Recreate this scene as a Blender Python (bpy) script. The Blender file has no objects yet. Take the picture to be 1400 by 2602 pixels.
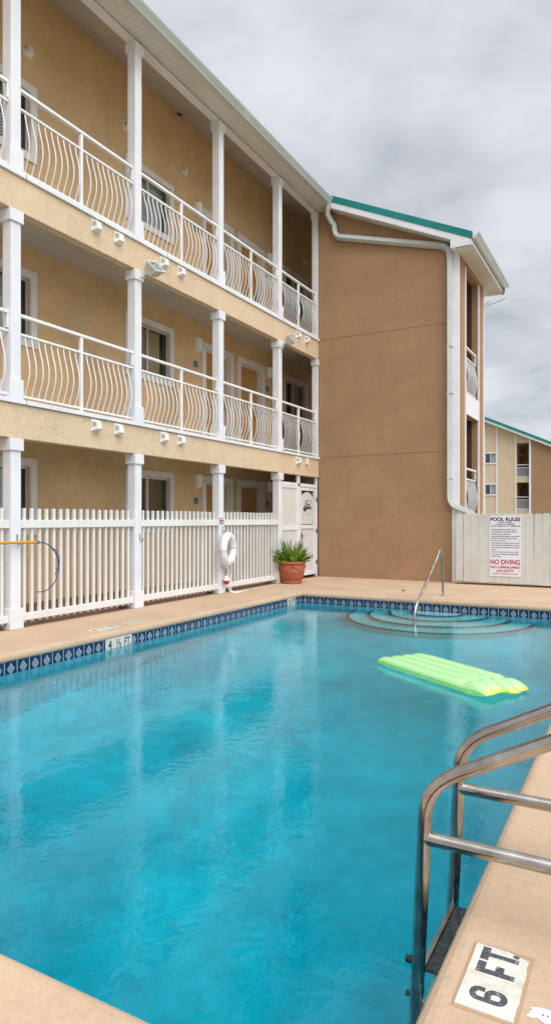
import bpy, bmesh, math, random
from mathutils import Vector, Matrix
random.seed(7)
C = bpy.context.scene.collection
R = math.radians

# ------------------------------------------------------------------ helpers
class MB:
    def __init__(s): s.v = []; s.f = []; s.uv = {}
    def add(s, vs, fs):
        o = len(s.v); s.v += [tuple(p) for p in vs]; s.f += [tuple(o + i for i in f) for f in fs]; return s
    def box(s, x0, x1, y0, y1, z0, z1):
        if x0 > x1: x0, x1 = x1, x0
        if y0 > y1: y0, y1 = y1, y0
        if z0 > z1: z0, z1 = z1, z0
        return s.add([(x0,y0,z0),(x1,y0,z0),(x1,y1,z0),(x0,y1,z0),(x0,y0,z1),(x1,y0,z1),(x1,y1,z1),(x0,y1,z1)],
              [(3,2,1,0),(4,5,6,7),(0,1,5,4),(1,2,6,5),(2,3,7,6),(3,0,4,7)])
    def quad(s, a, b, c, d, uv=None):
        if uv: s.uv[len(s.f)] = uv
        return s.add([a,b,c,d], [(0,1,2,3)])
    def prism(s, pts, axis, a0, a1):
        """extrude a 2-D polygon along axis ('x': pts=(y,z), 'y': pts=(x,z), 'z': pts=(x,y))"""
        def P(p, a): return {'x': (a,p[0],p[1]), 'y': (p[0],a,p[1]), 'z': (p[0],p[1],a)}[axis]
        n = len(pts)
        vs = [P(p,a0) for p in pts] + [P(p,a1) for p in pts]
        fs = [tuple(range(n))[::-1], tuple(range(n,2*n))] + [(i,(i+1)%n,n+(i+1)%n,n+i) for i in range(n)]
        return s.add(vs, fs)
    def tube(s, pts, r, n=8, r2=None, closed=False):
        pts = [Vector(p) for p in pts]; m = len(pts)
        up = None; rings = []
        for i in range(m):
            if closed: t = (pts[(i+1)%m] - pts[i-1])
            else: t = (pts[min(i+1,m-1)] - pts[max(i-1,0)])
            t.normalize()
            if up is None:
                up = Vector((0,0,1)) if abs(t.z) < .9 else Vector((1,0,0))
            a = t.cross(up)
            if a.length < 1e-4: a = t.cross(Vector((0,1,0)))
            a.normalize(); b = a.cross(t); b.normalize(); up = b
            rr = r if r2 is None else r + (r2-r)*i/(m-1)
            rings.append([pts[i] + rr*(math.cos(2*math.pi*k/n)*a + math.sin(2*math.pi*k/n)*b) for k in range(n)])
        vs = [p for q in rings for p in q]; fs = []
        for i in range(m if closed else m-1):
            j = (i+1) % m
            for k in range(n):
                fs.append((i*n+k, i*n+(k+1)%n, j*n+(k+1)%n, j*n+k))
        if not closed:
            fs.append(tuple(range(n))[::-1]); fs.append(tuple((m-1)*n+k for k in range(n)))
        return s.add(vs, fs)
    def lathe(s, prof, c=(0,0,0), n=32):
        vs = []; fs = []; m = len(prof)
        for r, z in prof:
            for k in range(n):
                a = 2*math.pi*k/n; vs.append((c[0]+r*math.cos(a), c[1]+r*math.sin(a), c[2]+z))
        for i in range(m-1):
            for k in range(n):
                fs.append((i*n+k, i*n+(k+1)%n, (i+1)*n+(k+1)%n, (i+1)*n+k))
        return s.add(vs, fs)
    def build(s, name, mat, parent=None, smooth=False, bevel=0, world=True, fix=False):
        me = bpy.data.meshes.new(name)
        off = WL[parent] if (parent is not None and world) else Vector((0,0,0))
        me.from_pydata([(p[0]-off[0], p[1]-off[1], p[2]-off[2]) for p in s.v], [], s.f)
        if s.uv:
            l = me.uv_layers.new(name='UVMap')
            for fi, uv in s.uv.items():
                p = me.polygons[fi]
                for k, li in enumerate(p.loop_indices): l.data[li].uv = uv[k]
        if fix:
            b = bmesh.new(); b.from_mesh(me); bmesh.ops.recalc_face_normals(b, faces=b.faces); b.to_mesh(me); b.free()
        if smooth:
            for p in me.polygons: p.use_smooth = True
            me.set_sharp_from_angle(angle=R(40))
        me.materials.append(mat)
        o = bpy.data.objects.new(name, me); C.objects.link(o)
        if parent is not None: o.parent = parent; WL[o] = WL[parent]
        else: WL[o] = Vector((0,0,0))
        if bevel:
            md = o.modifiers.new('bevel', 'BEVEL'); md.width = bevel; md.segments = 2; md.limit_method = 'ANGLE'
            md.harden_normals = True
        return o
WL = {}
def tag(o, label=None, cat=None, group=None, kind=None):
    if label: o['label'] = label
    if cat: o['category'] = cat
    if group: o['group'] = group
    if kind: o['kind'] = kind
    return o
def thing(name, loc, label, cat, group=None):
    o = bpy.data.objects.new(name, None); C.objects.link(o); o.location = loc; o.empty_display_size = .1
    WL[o] = Vector(loc); return tag(o, label, cat, group)
def struct(o): o['kind'] = 'structure'; return o
def copy_tree(o, loc, label=None, parent=None):
    c = o.copy(); C.objects.link(c)
    if parent is None: c.location = loc; WL[c] = Vector(loc)
    else: c.parent = parent
    if label: c['label'] = label
    for ch in list(o.children): copy_tree(ch, None, None, c)
    return c

# ------------------------------------------------------------------ materials
def mat(name, col=(.8,.8,.8), rough=.6, metal=0, spec=.5, coat=0):
    m = bpy.data.materials.new(name); m.use_nodes = True
    b = m.node_tree.nodes['Principled BSDF']
    b.inputs['Base Color'].default_value = (*col, 1); b.inputs['Roughness'].default_value = rough
    b.inputs['Metallic'].default_value = metal; b.inputs['Specular IOR Level'].default_value = spec
    b.inputs['Coat Weight'].default_value = coat
    return m
class N:
    def __init__(s, m): s.nt = m.node_tree; s.b = s.nt.nodes.get('Principled BSDF')
    def n(s, t, **kw):
        x = s.nt.nodes.new(t)
        for k, v in kw.items(): setattr(x, k, v)
        return x
    def l(s, a, b): s.nt.links.new(a, b)
    def set(s, node, **kw):
        for k, v in kw.items(): node.inputs[k.replace('_',' ')].default_value = v
        return node
    def pos(s, scale=(1,1,1)):
        g = s.n('ShaderNodeNewGeometry'); mp = s.n('ShaderNodeMapping'); mp.inputs['Scale'].default_value = scale
        s.l(g.outputs['Position'], mp.inputs['Vector']); return mp.outputs['Vector']
    def noise(s, vec, scale, detail=4, rough=.55, dist=0):
        t = s.n('ShaderNodeTexNoise'); s.l(vec, t.inputs['Vector'])
        t.inputs['Scale'].default_value = scale; t.inputs['Detail'].default_value = detail
        t.inputs['Roughness'].default_value = rough; t.inputs['Distortion'].default_value = dist
        return t.outputs['Fac']
    def ramp(s, fac, stops, interp='LINEAR'):
        r = s.n('ShaderNodeValToRGB'); r.color_ramp.interpolation = interp
        e = r.color_ramp.elements
        while len(e) < len(stops): e.new(.5)
        for k, (p, c) in enumerate(stops):
            e[k].position = p; e[k].color = (*c, 1) if isinstance(c, tuple) else (c, c, c, 1)
        s.l(fac, r.inputs['Fac']); return r.outputs['Color']
    def mix(s, fac, a, b, mode='MIX'):
        x = s.n('ShaderNodeMix', data_type='RGBA', blend_type=mode)
        for sock, v in ((x.inputs[0], fac), (x.inputs[6], a), (x.inputs[7], b)):
            if hasattr(v, 'is_linked'): s.l(v, sock)
            else: sock.default_value = v if isinstance(v, (int, float)) else (*v, 1)
        return x.outputs[2]
    def math(s, op, a, b=None, c=None):
        x = s.n('ShaderNodeMath', operation=op)
        for i, v in enumerate((a, b, c)):
            if v is None: continue
            if hasattr(v, 'is_linked'): s.l(v, x.inputs[i])
            else: x.inputs[i].default_value = v
        return x.outputs[0]
    def bump(s, h, strength=.4, dist=.01, normal=None):
        b = s.n('ShaderNodeBump'); b.inputs['Strength'].default_value = strength; b.inputs['Distance'].default_value = dist
        s.l(h, b.inputs['Height'])
        if normal is not None: s.l(normal, b.inputs['Normal'])
        return b.outputs['Normal']
    def color(s, c): s.l(c, s.b.inputs['Base Color'])
    def normal(s, n): s.l(n, s.b.inputs['Normal'])

def stucco(name, col, stretch=(1,1,1), amp=1., mott=.12):
    m = mat(name, col, .88, spec=.25); k = N(m)
    v = k.pos(stretch)
    big = k.noise(v, 1.1, 5, .6); fine = k.noise(v, 40, 3, .6)
    d = tuple(x*(1-mott) for x in col); u = tuple(min(1,x*(1+mott)) for x in col)
    c = k.ramp(big, [(.3, d), (.7, u)])
    # trowel ridges: thin contour lines of a distorted noise
    t = k.noise(v, 6.2, 2.5, .5, 1.2)
    a = k.math('ABSOLUTE', k.math('SUBTRACT', t, .5))
    line = k.ramp(a, [(0., 1.), (.022, 0.)])
    gate = k.ramp(k.noise(v, 2.6, 2), [(.42, 0.), (.54, 1.)])
    lg = k.math('MULTIPLY', line, gate)
    c = k.mix(k.math('MULTIPLY', lg, .38*amp), c, tuple(x*.45 for x in col))
    # water streak stains running down
    vs = k.pos((3.0, 3.0, .12)); st = k.ramp(k.noise(vs, 2.2, 4), [(.55, 0.), (.78, 1.)])
    c = k.mix(k.math('MULTIPLY', st, .16), c, tuple(x*.55 for x in col))
    k.color(c)
    mid = k.noise(v, 13, 4, .6, .8)
    h = k.math('ADD', k.math('MULTIPLY', t, 1.0), k.math('MULTIPLY', fine, .3)); h = k.math('ADD', h, k.math('MULTIPLY', mid, .55))
    c = k.mix(1., c, k.ramp(mid, [(.3, .94), (.7, 1.03)]), 'MULTIPLY'); k.color(c)
    h = k.math('SUBTRACT', h, k.math('MULTIPLY', lg, .35))
    k.normal(k.bump(h, .55*amp, .012)); return m

def paint(name, col, rough=.5, dirt=.10, bump=.0):
    m = mat(name, col, rough, spec=.4); k = N(m); v = k.pos()
    c = k.ramp(k.noise(v, 2.2, 5, .65), [(.35, tuple(x*(1-dirt) for x in col)), (.65, col)])
    vs = k.pos((7, 7, .6)); st = k.ramp(k.noise(vs, 2., 4), [(.6, 0.), (.8, 1.)])
    c = k.mix(k.math('MULTIPLY', st, dirt*1.3), c, (col[0]*.62, col[1]*.58, col[2]*.5))
    k.color(c)
    k.normal(k.bump(k.noise(v, 30, 3), .12+bump, .003)); return m

CREAM = (.66,.51,.345); BROWN = (.365,.222,.122)
M = {}
M['cream'] = stucco('cream_stucco', CREAM, mott=.06)
M['cream_wall'] = stucco('cream_wall_stucco', (.665,.468,.26), amp=.5)
M['brown'] = stucco('brown_stucco', BROWN, (1,1,1.35), .75, .08)
M['white'] = paint('white_paint', (.77,.78,.80), .42)
M['fence_white'] = paint('fence_white', (.75,.745,.70), .5, .10)
M['offwhite'] = paint('offwhite_paint', (.76,.75,.70), .6, .12)
M['board'] = paint('weathered_board_paint', (.64,.63,.575), .65, .16)
M['rail'] = paint('rail_white', (.80,.81,.80), .35, .06)
M['plastic'] = paint('vent_plastic', (.80,.78,.72), .45, .12)
M['gutter'] = paint('gutter_white', (.52,.56,.53), .35, .12)
M['door'] = paint('tan_door', (.50,.28,.085), .5, .06)
M['dark'] = mat('dark_gap', (.03,.028,.025), .7)
M['black'] = mat('black_lettering', (.02,.02,.025), .5)
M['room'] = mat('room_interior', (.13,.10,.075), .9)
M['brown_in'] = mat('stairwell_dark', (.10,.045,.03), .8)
M['floor'] = paint('walkway_concrete', (.30,.19,.14), .85, .25)
M['alu'] = mat('aluminium', (.72,.73,.73), .35, .6)
M['darkframe'] = mat('window_gasket', (.05,.05,.05), .5)
M['red'] = mat('red_plastic', (.62,.01,.015), .35)
M['maroon'] = mat('maroon_notice', (.33,.03,.06), .5)
M['navy'] = mat('navy_lettering', (.025,.02,.10), .5)
M['signred'] = mat('red_lettering', (.45,.015,.05), .5)
M['teal_plaque'] = mat('teal_plaque', (.01,.16,.19), .4)
M['teal_light'] = mat('plaque_lettering', (.25,.5,.55), .4)
M['rope'] = mat('white_rope', (.74,.73,.74), .8)
M['blue'] = mat('blue_cord', (.03,.035,.16), .45)
M['yellow'] = mat('yellow_pole', (.62,.27,.01), .35)
M['soil'] = mat('potting_soil', (.03,.02,.012), .95)
M['lamp'] = mat('lamp_glass', (.86,.85,.80), .3)
M['signwhite'] = mat('sign_white', (.76,.76,.80), .35)
M['rubber'] = mat('black_rubber', (.012,.012,.014), .6)
M['terra'] = paint('terracotta', (.40,.115,.055), .75, .18, .1)
M['blind'] = mat('blind_slats', (.70,.73,.76), .5)
M['weed'] = mat('dry_leaves', (.16,.09,.04), .8)
M['buoy'] = paint('life_ring_white', (.82,.82,.80), .5, .10)

def grooved(name, col, axis, period, dark=.35, rough=.5):
    m = mat(name, col, rough); k = N(m)
    g = k.n('ShaderNodeNewGeometry'); sp = k.n('ShaderNodeSeparateXYZ'); k.l(g.outputs['Position'], sp.inputs[0])
    fr = k.math('FRACT', k.math('DIVIDE', sp.outputs[axis], period))
    a = k.math('ABSOLUTE', k.math('SUBTRACT', fr, .5))
    gr = k.ramp(a, [(.44, 0.), (.485, 1.)])
    v = k.pos(); c = k.ramp(k.noise(v, 1.5, 5), [(.3, tuple(x*.85 for x in col)), (.7, col)])
    k.color(k.mix(k.math('MULTIPLY', gr, dark), c, (.03,.028,.02)))
    k.normal(k.bump(gr, -.6, .01)); return m
M['soffit'] = grooved('vinyl_soffit', (.70,.69,.63), 'Y', .10, .45)
M['channel'] = grooved('soffit_channel', (.45,.44,.40), 'Y', .05, .9)
M['ceiling'] = grooved('porch_ceiling', (.56,.545,.49), 'Y', .16, .18)
M['bead'] = grooved('beadboard', (.70,.68,.66), 'Y', .055, .25)

def deck_mat():
    col = (.54,.39,.262); m = mat('deck_concrete', col, .82, spec=.3); k = N(m); v = k.pos()
    c = k.ramp(k.noise(v, 1.3, 6, .6), [(.3, tuple(x*.86 for x in col)), (.72, tuple(x*1.06 for x in col))])
    sp = k.ramp(k.noise(v, 120, 2, .6), [(.28, .0), (.42, 1.)])
    c = k.mix(k.math('MULTIPLY', k.math('SUBTRACT', 1., sp), .45), c, tuple(x*.5 for x in col))
    s2 = k.ramp(k.noise(v, 34, 5, .7), [(.3, tuple(x*.88 for x in (1,1,1))), (.7, (1.05,1.04,1.03))])
    c = k.mix(1., c, s2, 'MULTIPLY')
    st = k.ramp(k.noise(v, .55, 5, .7, .6), [(.56, 0.), (.66, 1.)])
    c = k.mix(k.math('MULTIPLY', st, .34), c, (.30,.20,.13))
    # a few specks of litter and old splashes
    vo = k.n('ShaderNodeTexVoronoi'); k.l(v, vo.inputs['Vector']); vo.inputs['Scale'].default_value = 2.3
    dot = k.ramp(vo.outputs['Distance'], [(.012, 1.), (.03, 0.)])
    c = k.mix(k.math('MULTIPLY', dot, .6), c, (.06,.04,.03))
    k.color(c)
    h = k.math('ADD', k.noise(v, 60, 5, .7), k.math('MULTIPLY', k.noise(v, 7, 3), 1.5))
    k.normal(k.bump(h, .35, .006)); return m
M['deck'] = deck_mat()

def tile_mat():
    m = mat('pool_tile', (.01,.03,.10), .15); k = N(m)
    uv = k.n('ShaderNodeUVMap'); sp = k.n('ShaderNodeSeparateXYZ'); k.l(uv.outputs[0], sp.inputs[0])
    fx = k.math('FRACT', sp.outputs['X']); fy = sp.outputs['Y']
    ax = k.math('ABSOLUTE', k.math('SUBTRACT', fx, .5)); ay = k.math('ABSOLUTE', k.math('SUBTRACT', fy, .48))
    d = k.math('ADD', k.math('MULTIPLY', ax, 1.25), ay)
    dia = k.math('LESS_THAN', d, .37); rim = k.math('GREATER_THAN', d, .32)
    cell = k.math('FLOOR', sp.outputs['X'])
    wn = k.n('ShaderNodeTexWhiteNoise', noise_dimensions='1D'); k.l(cell, wn.inputs['W'])
    base = k.ramp(wn.outputs['Value'], [(0., (.004,.016,.055)), (1., (.008,.035,.10))])
    v2 = k.n('ShaderNodeMapping'); v2.inputs['Scale'].default_value = (7,7,1); k.l(uv.outputs[0], v2.inputs[0])
    pat = k.ramp(k.noise(v2.outputs[0], 3, 3), [(.42, (.08,.13,.22)), (.52, (.33,.39,.42))], 'CONSTANT')
    pat = k.mix(rim, pat, (.36,.43,.48))
    c = k.mix(dia, base, pat)
    gx = k.math('GREATER_THAN', ax, .475); gy = k.math('GREATER_THAN', fy, .955)
    c = k.mix(k.math('MAXIMUM', gx, gy), c, (.34,.46,.50))
    k.color(c); return m
M['tile'] = tile_mat()

def plaster_mat():
    m = mat('pool_plaster', (.30,.62,.72), .8); k = N(m); v = k.pos()
    a = k.ramp(k.noise(v, .55, 7, .68, .5), [(.36, (.05,.49,.60)), (.62, (.16,.76,.86))])
    b = k.ramp(k.noise(v, 3.2, 6, .72, .8), [(.34, .80), (.64, 1.)])
    k.color(k.mix(1., a, b, 'MULTIPLY')); return m
M['plaster'] = plaster_mat()
M['step'] = paint('step_plaster', (.40,.66,.70), .8, .1)
M['stepedge'] = mat('step_edge_tile', (.03,.05,.075), .5)

def water_mat():
    m = bpy.data.materials.new('pool_water'); m.use_nodes = True; k = N(m); nt = m.node_tree
    for n_ in list(nt.nodes): nt.nodes.remove(n_)
    out = k.n('ShaderNodeOutputMaterial'); g = k.n('ShaderNodeBsdfGlass'); g.inputs['IOR'].default_value = 1.333
    g.inputs['Roughness'].default_value = 0.0
    v = k.pos((1,1,1))
    a = k.noise(v, 2.2, 2, .5, .4); b = k.noise(v, 7.5, 2, .5, .6); c = k.noise(v, 17, 3, .55)
    patch = k.ramp(k.noise(v, .45, 2), [(.35, .55), (.65, 1.)])
    h = k.math('ADD', k.math('MULTIPLY', a, .15), k.math('MULTIPLY', b, .20))
    h = k.math('ADD', h, k.math('MULTIPLY', c, .19))
    h = k.math('MULTIPLY', h, patch)
    k.l(k.bump(h, 1., .012), g.inputs['Normal'])
    k.l(g.outputs[0], out.inputs['Surface'])
    ab = k.n('ShaderNodeVolumeAbsorption'); ab.inputs['Color'].default_value = (0,.948,.968,1); ab.inputs['Density'].default_value = 1.35
    k.l(ab.outputs[0], out.inputs['Volume']); return m
M['water'] = water_mat()

def glass_mat():
    m = bpy.data.materials.new('window_glass'); m.use_nodes = True; k = N(m); nt = m.node_tree
    for n_ in list(nt.nodes): nt.nodes.remove(n_)
    out = k.n('ShaderNodeOutputMaterial'); t = k.n('ShaderNodeBsdfTransparent'); t.inputs[0].default_value = (.90,.93,.92,1)
    g = k.n('ShaderNodeBsdfGlossy'); g.inputs['Roughness'].default_value = .02
    lw = k.n('ShaderNodeLayerWeight'); lw.inputs['Blend'].default_value = .5   # Schlick, the same from either side of the sheet
    fr = k.math('ADD', k.math('MULTIPLY', k.math('POWER', lw.outputs['Facing'], 5.), .9), .07)
    mx = k.n('ShaderNodeMixShader'); k.l(fr, mx.inputs[0]); k.l(t.outputs[0], mx.inputs[1]); k.l(g.outputs[0], mx.inputs[2])
    k.l(mx.outputs[0], out.inputs['Surface']); return m
M['glass'] = glass_mat()

def chrome_mat():
    m = mat('stainless_steel', (.62,.60,.57), .16, 1.); k = N(m); v = k.pos()
    sp = k.ramp(k.noise(v, 55, 4, .7), [(.64, 0.), (.70, 1.)])
    big = k.ramp(k.noise(v, 9, 4), [(.3, (.34,.30,.26)), (.7, (.58,.55,.51))])
    k.color(k.mix(sp, big, (.16,.11,.07)))
    rr = k.ramp(k.noise(v, 20, 4), [(.3, .08), (.7, .22)]); k.l(rr, k.b.inputs['Roughness'])
    k.l(k.ramp(sp, [(0., 1.), (1., .3)]), k.b.inputs['Metallic'])
    return m
M['chrome'] = chrome_mat()

def raft_mat():
    m = mat('neon_vinyl', (.60,1.,.42), .22); k = N(m)
    k.b.inputs['Coat Weight'].default_value = .9; k.b.inputs['Coat Roughness'].default_value = .05
    tr = k.n('ShaderNodeBsdfTranslucent'); tr.inputs[0].default_value = (.76,1.,.48,1)
    mx = k.n('ShaderNodeMixShader'); mx.inputs[0].default_value = .4
    out = m.node_tree.nodes['Material Output']
    uv = k.n('ShaderNodeUVMap'); sp = k.n('ShaderNodeSeparateXYZ'); k.l(uv.outputs[0], sp.inputs[0])
    e = k.math('ABSOLUTE', k.math('SUBTRACT', sp.outputs['X'], .5))
    edge = k.ramp(e, [(.462, 0.), (.497, 1.)])
    k.color(k.mix(edge, (.66,1.,.58), (.82,.95,.08)))
    k.l(k.b.outputs[0], mx.inputs[1]); k.l(tr.outputs[0], mx.inputs[2]); k.l(mx.outputs[0], out.inputs['Surface'])
    v = k.pos(); k.normal(k.bump(k.noise(v, 16, 3), .12, .006)); return m
M['raft'] = raft_mat()

def teal_mat():
    m = mat('teal_metal_roof', (.003,.215,.19), .38, .2); k = N(m); v = k.pos()
    k.color(k.ramp(k.noise(v, 3, 4), [(.3, (.003,.175,.155)), (.7, (.006,.25,.22))])); return m
M['teal'] = teal_mat()

def fern_mat():
    m = mat('fern_green', (.06,.14,.015), .5); k = N(m)
    v = k.pos(); k.color(k.ramp(k.noise(v, 14, 3), [(.3, (.07,.16,.010)), (.5, (.20,.36,.02)), (.7, (.40,.52,.05))]))
    return m
M['fern'] = fern_mat()
def curtain_mat(name, col):
    m = mat(name, col, .9); k = N(m); v = k.pos((1,1,.05)); k.color(k.ramp(k.noise(v, 9, 3), [(.3, tuple(x*.7 for x in col)), (.7, col)])); return m
M['curtain'] = curtain_mat('beige_curtain', (.74,.62,.42))
M['curtain_grey'] = curtain_mat('grey_curtain', (.66,.69,.68))
M['curtain_brown'] = curtain_mat('brown_drape', (.22,.14,.08))

def marker_mat():
    m = mat('depth_tile_white', (.72,.70,.62), .35); k = N(m); v = k.pos()
    c = k.ramp(k.noise(v, 12, 5, .7), [(.3, (.52,.49,.41)), (.6, (.67,.65,.58))])
    cr = k.ramp(k.noise(v, 60, 3, .7), [(.68, 0.), (.74, 1.)])
    k.color(k.mix(k.math('MULTIPLY', cr, .5), c, (.35,.27,.2))); return m
M['marker'] = marker_mat()
def ink_mat():
    m = mat('worn_marker_ink', (.05,.05,.06), .5); k = N(m); v = k.pos()
    cr = k.ramp(k.noise(v, 90, 4, .75), [(.55, 0.), (.66, 1.)])
    k.color(k.mix(k.math('MULTIPLY', cr, .7), (.06,.06,.075), (.5,.48,.44))); return m
M['ink'] = ink_mat()

# ------------------------------------------------------------------ text
def text(body, name, m, parent, origin, right, up, size, width=None, bold=0., thick=.002, align='CENTER'):
    cu = bpy.data.curves.new('lettering_curve', 'FONT'); cu.body = body; cu.size = size; cu.align_x = align
    cu.offset = bold; cu.extrude = thick/2
    o = bpy.data.objects.new('lettering_tmp', cu); C.objects.link(o)
    bpy.context.view_layer.update()
    me = bpy.data.meshes.new_from_object(o.evaluated_get(bpy.context.evaluated_depsgraph_get()))
    bpy.data.objects.remove(o)
    r = Vector(right).normalized(); u = Vector(up).normalized(); n = r.cross(u)
    xs = [v.co.x for v in me.vertices]; sx = 1.
    if width and xs: sx = width/(max(xs)-min(xs))
    off = WL[parent] if parent else Vector((0,0,0))
    for v in me.vertices:
        p = Vector(origin) + r*v.co.x*sx + u*v.co.y + n*(v.co.z + thick/2)
        v.co = p - off
    me.name = name; me.materials.clear(); me.materials.append(m)
    ob = bpy.data.objects.new(name, me); C.objects.link(ob)
    if parent: ob.parent = parent
    WL[ob] = off
    return ob

# ------------------------------------------------------------------ setting: ground, deck, pool
PX0, PX1, PY0, PY1 = -5.50, -.54, 1.40, 10.95
def loop_rect(o): return [(PX0-o,PY0-o),(PX1+o,PY0-o),(PX1+o,PY1+o),(PX0-o,PY1+o)]
m = MB()
DX0, DX1, DY0, DY1 = -9.5, 9., -7., 24.
# deck: frame of quads round the pool, then the rounded coping lip
prof = [(.30,0.),(.055,0.),(.035,-.003),(.017,-.013),(.006,-.028),(.0,-.046),(.0,-.066),(.008,-.078)]
a = loop_rect(.30)
outer = [(DX0,DY0),(DX1,DY0),(DX1,DY1),(DX0,DY1)]
for i in range(4):
    j = (i+1)%4
    m.quad((*outer[i],0),(*outer[j],0),(*a[j],0),(*a[i],0))
for q in range(len(prof)-1):
    l0 = loop_rect(prof[q][0]); l1 = loop_rect(prof[q+1][0])
    for i in range(4):
        j = (i+1)%4
        m.quad((*l0[i],prof[q][1]),(*l0[j],prof[q][1]),(*l1[j],prof[q+1][1]),(*l1[i],prof[q+1][1]))
deck = struct(m.build('pool_deck', M['deck'], smooth=True)); tag(deck, 'tan textured concrete deck with rounded coping around the pool')
m = MB(); BIG = 400
o2 = [(-BIG,-BIG),(BIG,-BIG),(BIG,BIG),(-BIG,BIG)]
for i in range(4):
    j = (i+1)%4
    m.quad((*o2[i],-.012),(*o2[j],-.012),(*outer[j],-.012),(*outer[i],-.012))
gm = mat('distant_ground', (.20,.18,.13), .95); kk = N(gm); kk.color(kk.ramp(kk.noise(kk.pos(), .2, 5), [(.3,(.10,.13,.06)),(.7,(.28,.24,.18))]))
tag(struct(m.build('ground', gm)), 'flat sandy ground around the buildings')

# pool shell
ZW = -.20
def zb(y): return ZW - (.93 + (10.4-y)*.10)
m = MB()
e = .010
xa, xb, ya, yb = PX0-e, PX1+e, PY0-e, PY1+e
m.quad((xa,ya,zb(ya)),(xb,ya,zb(ya)),(xb,yb,zb(yb)),(xa,yb,zb(yb)))
for (p, q) in (((xa,ya),(xa,yb)),((xa,yb),(xb,yb)),((xb,yb),(xb,ya)),((xb,ya),(xa,ya))):
    m.quad((*p,zb(p[1])),(*q,zb(q[1])),(*q,-.236),(*p,-.236))
basin = struct(m.build('pool_basin', M['plaster'])); tag(basin, 'turquoise plaster pool shell')
m = MB(); T = .1524
for (p, q) in (((xa,ya),(xa,yb)),((xa,yb),(xb,yb)),((xb,yb),(xb,ya)),((xb,ya),(xa,ya))):
    L = math.dist(p,q)/T
    m.quad((*p,-.236),(*q,-.236),(*q,-.074),(*p,-.074), uv=[(0,0),(L,0),(L,1),(0,1)])
m.build('tile_band', M['tile'], basin)
# entry steps: half-round tiers against the far end
SCX = -2.97
for r_, zt in ((1.52,-.80),(1.17,-.60),(.82,-.41),(.47,-.245)):
    m = MB(); n = 40
    pts = [(SCX + r_*math.cos(math.pi + math.pi*i/n), PY1 + .005 + r_*math.sin(math.pi + math.pi*i/n)) for i in range(n+1)]
    m.prism(pts, 'z', -1.25 if r_ > 1.5 else zt-.25, zt)
    st = m.build('entry_step', M['step'], basin, smooth=True, fix=True)
    m = MB()
    for i in range(n):
        a0 = math.pi + math.pi*i/n; a1 = math.pi + math.pi*(i+1)/n
        def pt(rr, aa, z): return (SCX + rr*math.cos(aa), PY1 + rr*math.sin(aa), z)
        m.quad(pt(r_-.06,a0,zt+.004),pt(r_+.006,a0,zt+.004),pt(r_+.006,a1,zt+.004),pt(r_-.06,a1,zt+.004))
        m.quad(pt(r_+.006,a0,zt+.004),pt(r_+.006,a0,zt-.05),pt(r_+.006,a1,zt-.05),pt(r_+.006,a1,zt+.004))
    m.build('step_edge', M['stepedge'], st)
m = MB(); w = .02
m.box(PX0-w, PX1+w, PY0-w, PY1+w, -2.6, ZW)
water = struct(m.build('water', M['water'])); tag(water, 'clear turquoise pool water with small ripples')

# ------------------------------------------------------------------ apartment building
B = thing('apartment_building', (-7.3, 8.5, 0), 'three storey tan stucco apartment building with white posts, brown gable end and teal roof edge', 'building')
XP, XW = -6.66, -8.0          # post / beam face, walkway wall face
YN, YG, YE = 3.30, 14.15, 17.2  # near end, gable wall, far end of walkway
F = (0., 2.80, 5.58)
WIN = [(5.62,7.01),(8.96,10.35),(14.89,16.22)]   # casing extents on the walkway wall
DOOR = [(11.30,12.50),(12.68,13.90)]
CZ0, CZ1 = 1.10, 2.245
# wall sheet with window / door openings
def wall_sheet(mb, ys, zs, holes, f, flip=False):
    for i in range(len(ys)-1):
        for j in range(len(zs)-1):
            yc = (ys[i]+ys[i+1])/2; zc = (zs[j]+zs[j+1])/2
            if any(h[0] < yc < h[1] and h[2] < zc < h[3] for h in holes): continue
            q = [f(ys[i],zs[j]),f(ys[i+1],zs[j]),f(ys[i+1],zs[j+1]),f(ys[i],zs[j+1])]
            mb.quad(*(q[::-1] if flip else q))
holes = []
for z in F:
    for y0, y1 in WIN: holes.append((y0+.11,y1-.11,z+CZ0+.11,z+CZ1-.11))
    for y0, y1 in DOOR: holes.append((y0+.13,y1-.13,z+.0,z+CZ1-.13))
ys = sorted({YN,YE} | {h[0] for h in holes} | {h[1] for h in holes})
zs = sorted({0.,9.6} | {h[2] for h in holes} | {h[3] for h in holes})
m = MB(); wall_sheet(m, ys, zs, holes, lambda y,z: (XW,y,z))
for y0,y1,z0,z1 in holes:   # reveals
    D = XW-.14
    m.quad((XW,y0,z0),(D,y0,z0),(D,y0,z1),(XW,y0,z1)); m.quad((XW,y1,z1),(D,y1,z1),(D,y1,z0),(XW,y1,z0))
    m.quad((XW,y0,z1),(D,y0,z1),(D,y1,z1),(XW,y1,z1)); m.quad((XW,y1,z0),(D,y1,z0),(D,y0,z0),(XW,y0,z0))
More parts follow.
